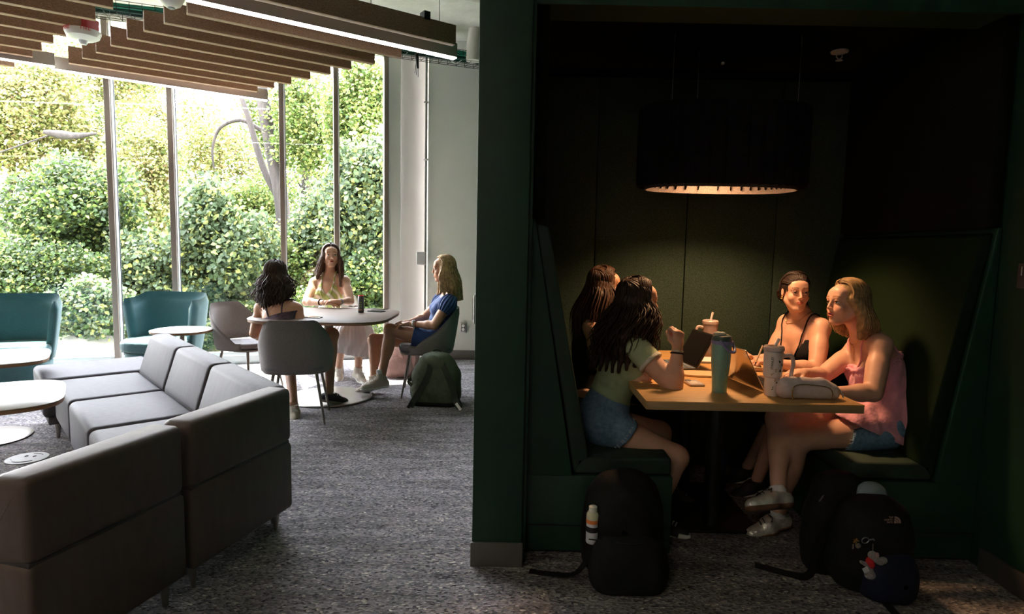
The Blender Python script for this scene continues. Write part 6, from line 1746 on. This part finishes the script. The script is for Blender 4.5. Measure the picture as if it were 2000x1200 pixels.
strap(t, [X(.0, -.16, .02), X(.02, -.24, .008), X(.08, -.27, .006)], .03, M_nyl, 'loose_strap', nrmv=(0, 0, 1))
# keyring and plush
kz = at(1690, 1056, 2.24)
t = thing('keyring', 'brass charms and steel ring hooked on the right backpack', 'keyring', kz)
ring_at(t, 'split_ring', Vector(kz), (0, 1, .2), .013, .0018, M_steel)
tube('clip', [(.013, 0, .002), (.03, 0, .006), (.034, 0, .0)], .003, M_steel, t, 6)
for k in range(5): tube('flower_charm', [(-.036, 0, -.003), (-.036+.011*cos(k*1.256), 0, -.003+.011*sin(k*1.256))], [.003, .0045], M_gold, t, 6)
lathe('tag_charm', [(.001, -.004), (.010, -.002), (.010, .002), (.001, .004)], M_steel, t, 12, loc=(-.026, 0, -.022)).rotation_euler = (pi/2, 0, 0)
box('small_charm', (-.045, 0, -.025), (.005, .003, .018), M_steel, t)
c_ = np.array(at(1702, 1100, 2.215)); 
t = thing('plush_toy', 'small grey plush animal in red shirt hanging from right backpack', 'soft toy', Vector(c_))
M_pl = mat('grey_plush', (.27, .24, .25), .95, bump=.6, bscale=120, sheen=.4)
def cc(x, y, z): return c_+V3(x, y, z)
sdf_obj('head', [ell(cc(.002, 0, .030), (.017, .014, .016)), cone(cc(.010, -.006, .016), cc(.030, -.004, .008), .011, .012, .01), cone(cc(.03, -.004, .008), cc(.044, -.002, .012), .011, .0125, .01)], .002, M_pl, t)
sdf_obj('ear', [ell(cc(.012, -.010, .034), (.009, .004, .013), k=.005)], .002, mat('pink_plush', (.42, .26, .27), .95), t)
sdf_obj('shirt', [ell(cc(-.004, 0, .0), (.018, .015, .022), frame_z((-.3, 0, 1)), .01)], .002, mat('red_felt', (.45, .008, .012), .9), t)
sdf_obj('legs', [cone(cc(-.004, 0, -.018), cc(-.004, -.002, -.045), .010, .014, .01), ell(cc(-.003, -.004, -.048), (.016, .010, .009)), cone(cc(-.014, 0, -.010), cc(-.040, -.002, .004), .009, .006, .01)], .002, M_pl, t)
box('care_tag', (-.026, -.012, -.022), (.022, .001, .022), mat('white_tag', (.6, .6, .63), .7), t, M=Matrix.Rotation(radians(-30), 3, 'Y'))
tube('hanging_loop', [(.002, 0, .045), (.0, 0, .075)], .0015, M_steel, t, 5)
# second bag behind with a pale dome
b3x, b3y = 1.42, 2.60
t = thing('backpack', 'dark round-topped bag behind the right black backpack', 'backpack', (b3x-.0, 2.555, 0))
X, o = bagsdf('bag_body', t, (b3x-.02, 2.53, 0), .24, .13, .40, M_nyl, top_k=.55)
tube('rim_piping', spline([Vector(X(-.10, -.05, .32))-t.location, Vector(X(-.06, -.055, .385))-t.location, Vector(X(0, -.05, .41))-t.location, Vector(X(.06, -.055, .385))-t.location, Vector(X(.10, -.05, .32))-t.location], 5), .004, mat('grey_piping', (.10, .10, .12), .6), t, 6)
c_ = np.array(at(1702, 958, 2.45))
t = thing('cap', 'pale blue-grey cap peeking out between the two right bags', 'cap', Vector(c_))
sdf_obj('crown', [ell(c_+V3(0, 0, -.02), (.062, .05, .055))], .004, mat('pale_blue_felt', (.20, .26, .29), .9, bump=.2, bscale=100), t, 0, [(c_+V3(0, 0, -.035), V3(0, 0, -1))])
lathe('button', [(.001, .034), (.006, .033), (.007, .030)], MATS['pale_blue_felt'], t, 12)
# dark bag at the far end of the seat beside woman in camisole
bq = at(1520, 660, 3.70)
t = thing('handbag', 'black bag on seat back between the felt wall and camisole woman', 'bag', (bq.x+.10, 3.66, .445))
bagsdf('bag_body', t, (bq.x+.10, 3.66, .445), .30, .14, .52, M_blk, top_k=.5)
# water bottle in dark under table
bq = np.array([1.22, 3.45, 0])
t = thing('bottle', 'dark blue bottle standing on the floor under the booth table', 'bottle', bq)
lathe('bottle_body', [(.035, 0), (.037, .006), (.037, .19), (.025, .22)], mat('dark_blue_enamel', (.02, .03, .12), .4), t, 24)
lathe('cap', [(.022, .22), (.022, .245), (.012, .25)], M_black, t, 20)

# unseen fill lamps added behind the camera, shaped like the linear fixtures
for x_, y_, L_, w_ in ((-3.2, .2, 1.9, 'nearest the sofa'), (-1.2, -1.6, 1.9, 'nearest the right-hand wall'), (-4.8, -1.2, 1.9, 'farthest to the left')):
    t = thing('linear_light', 'added linear fill light out of view behind the viewer, '+w_, 'ceiling light', (x_, y_, 2.9), SL_A, 'added fill lights behind the viewer')
    box('housing', (0, 0, .06), (L_, .07, .11), M_fix, t, bevel=.002)
    al = bpy.data.lights.new('fill_light', 'AREA'); al.shape = 'RECTANGLE'; al.size = L_; al.size_y = .05; al.energy = FILL_W; al.color = (1.0, .80, .62)
    ao = bpy.data.objects.new('fill_light', al); C.objects.link(ao); ao.parent = t; ao.location = (0, 0, -.004)
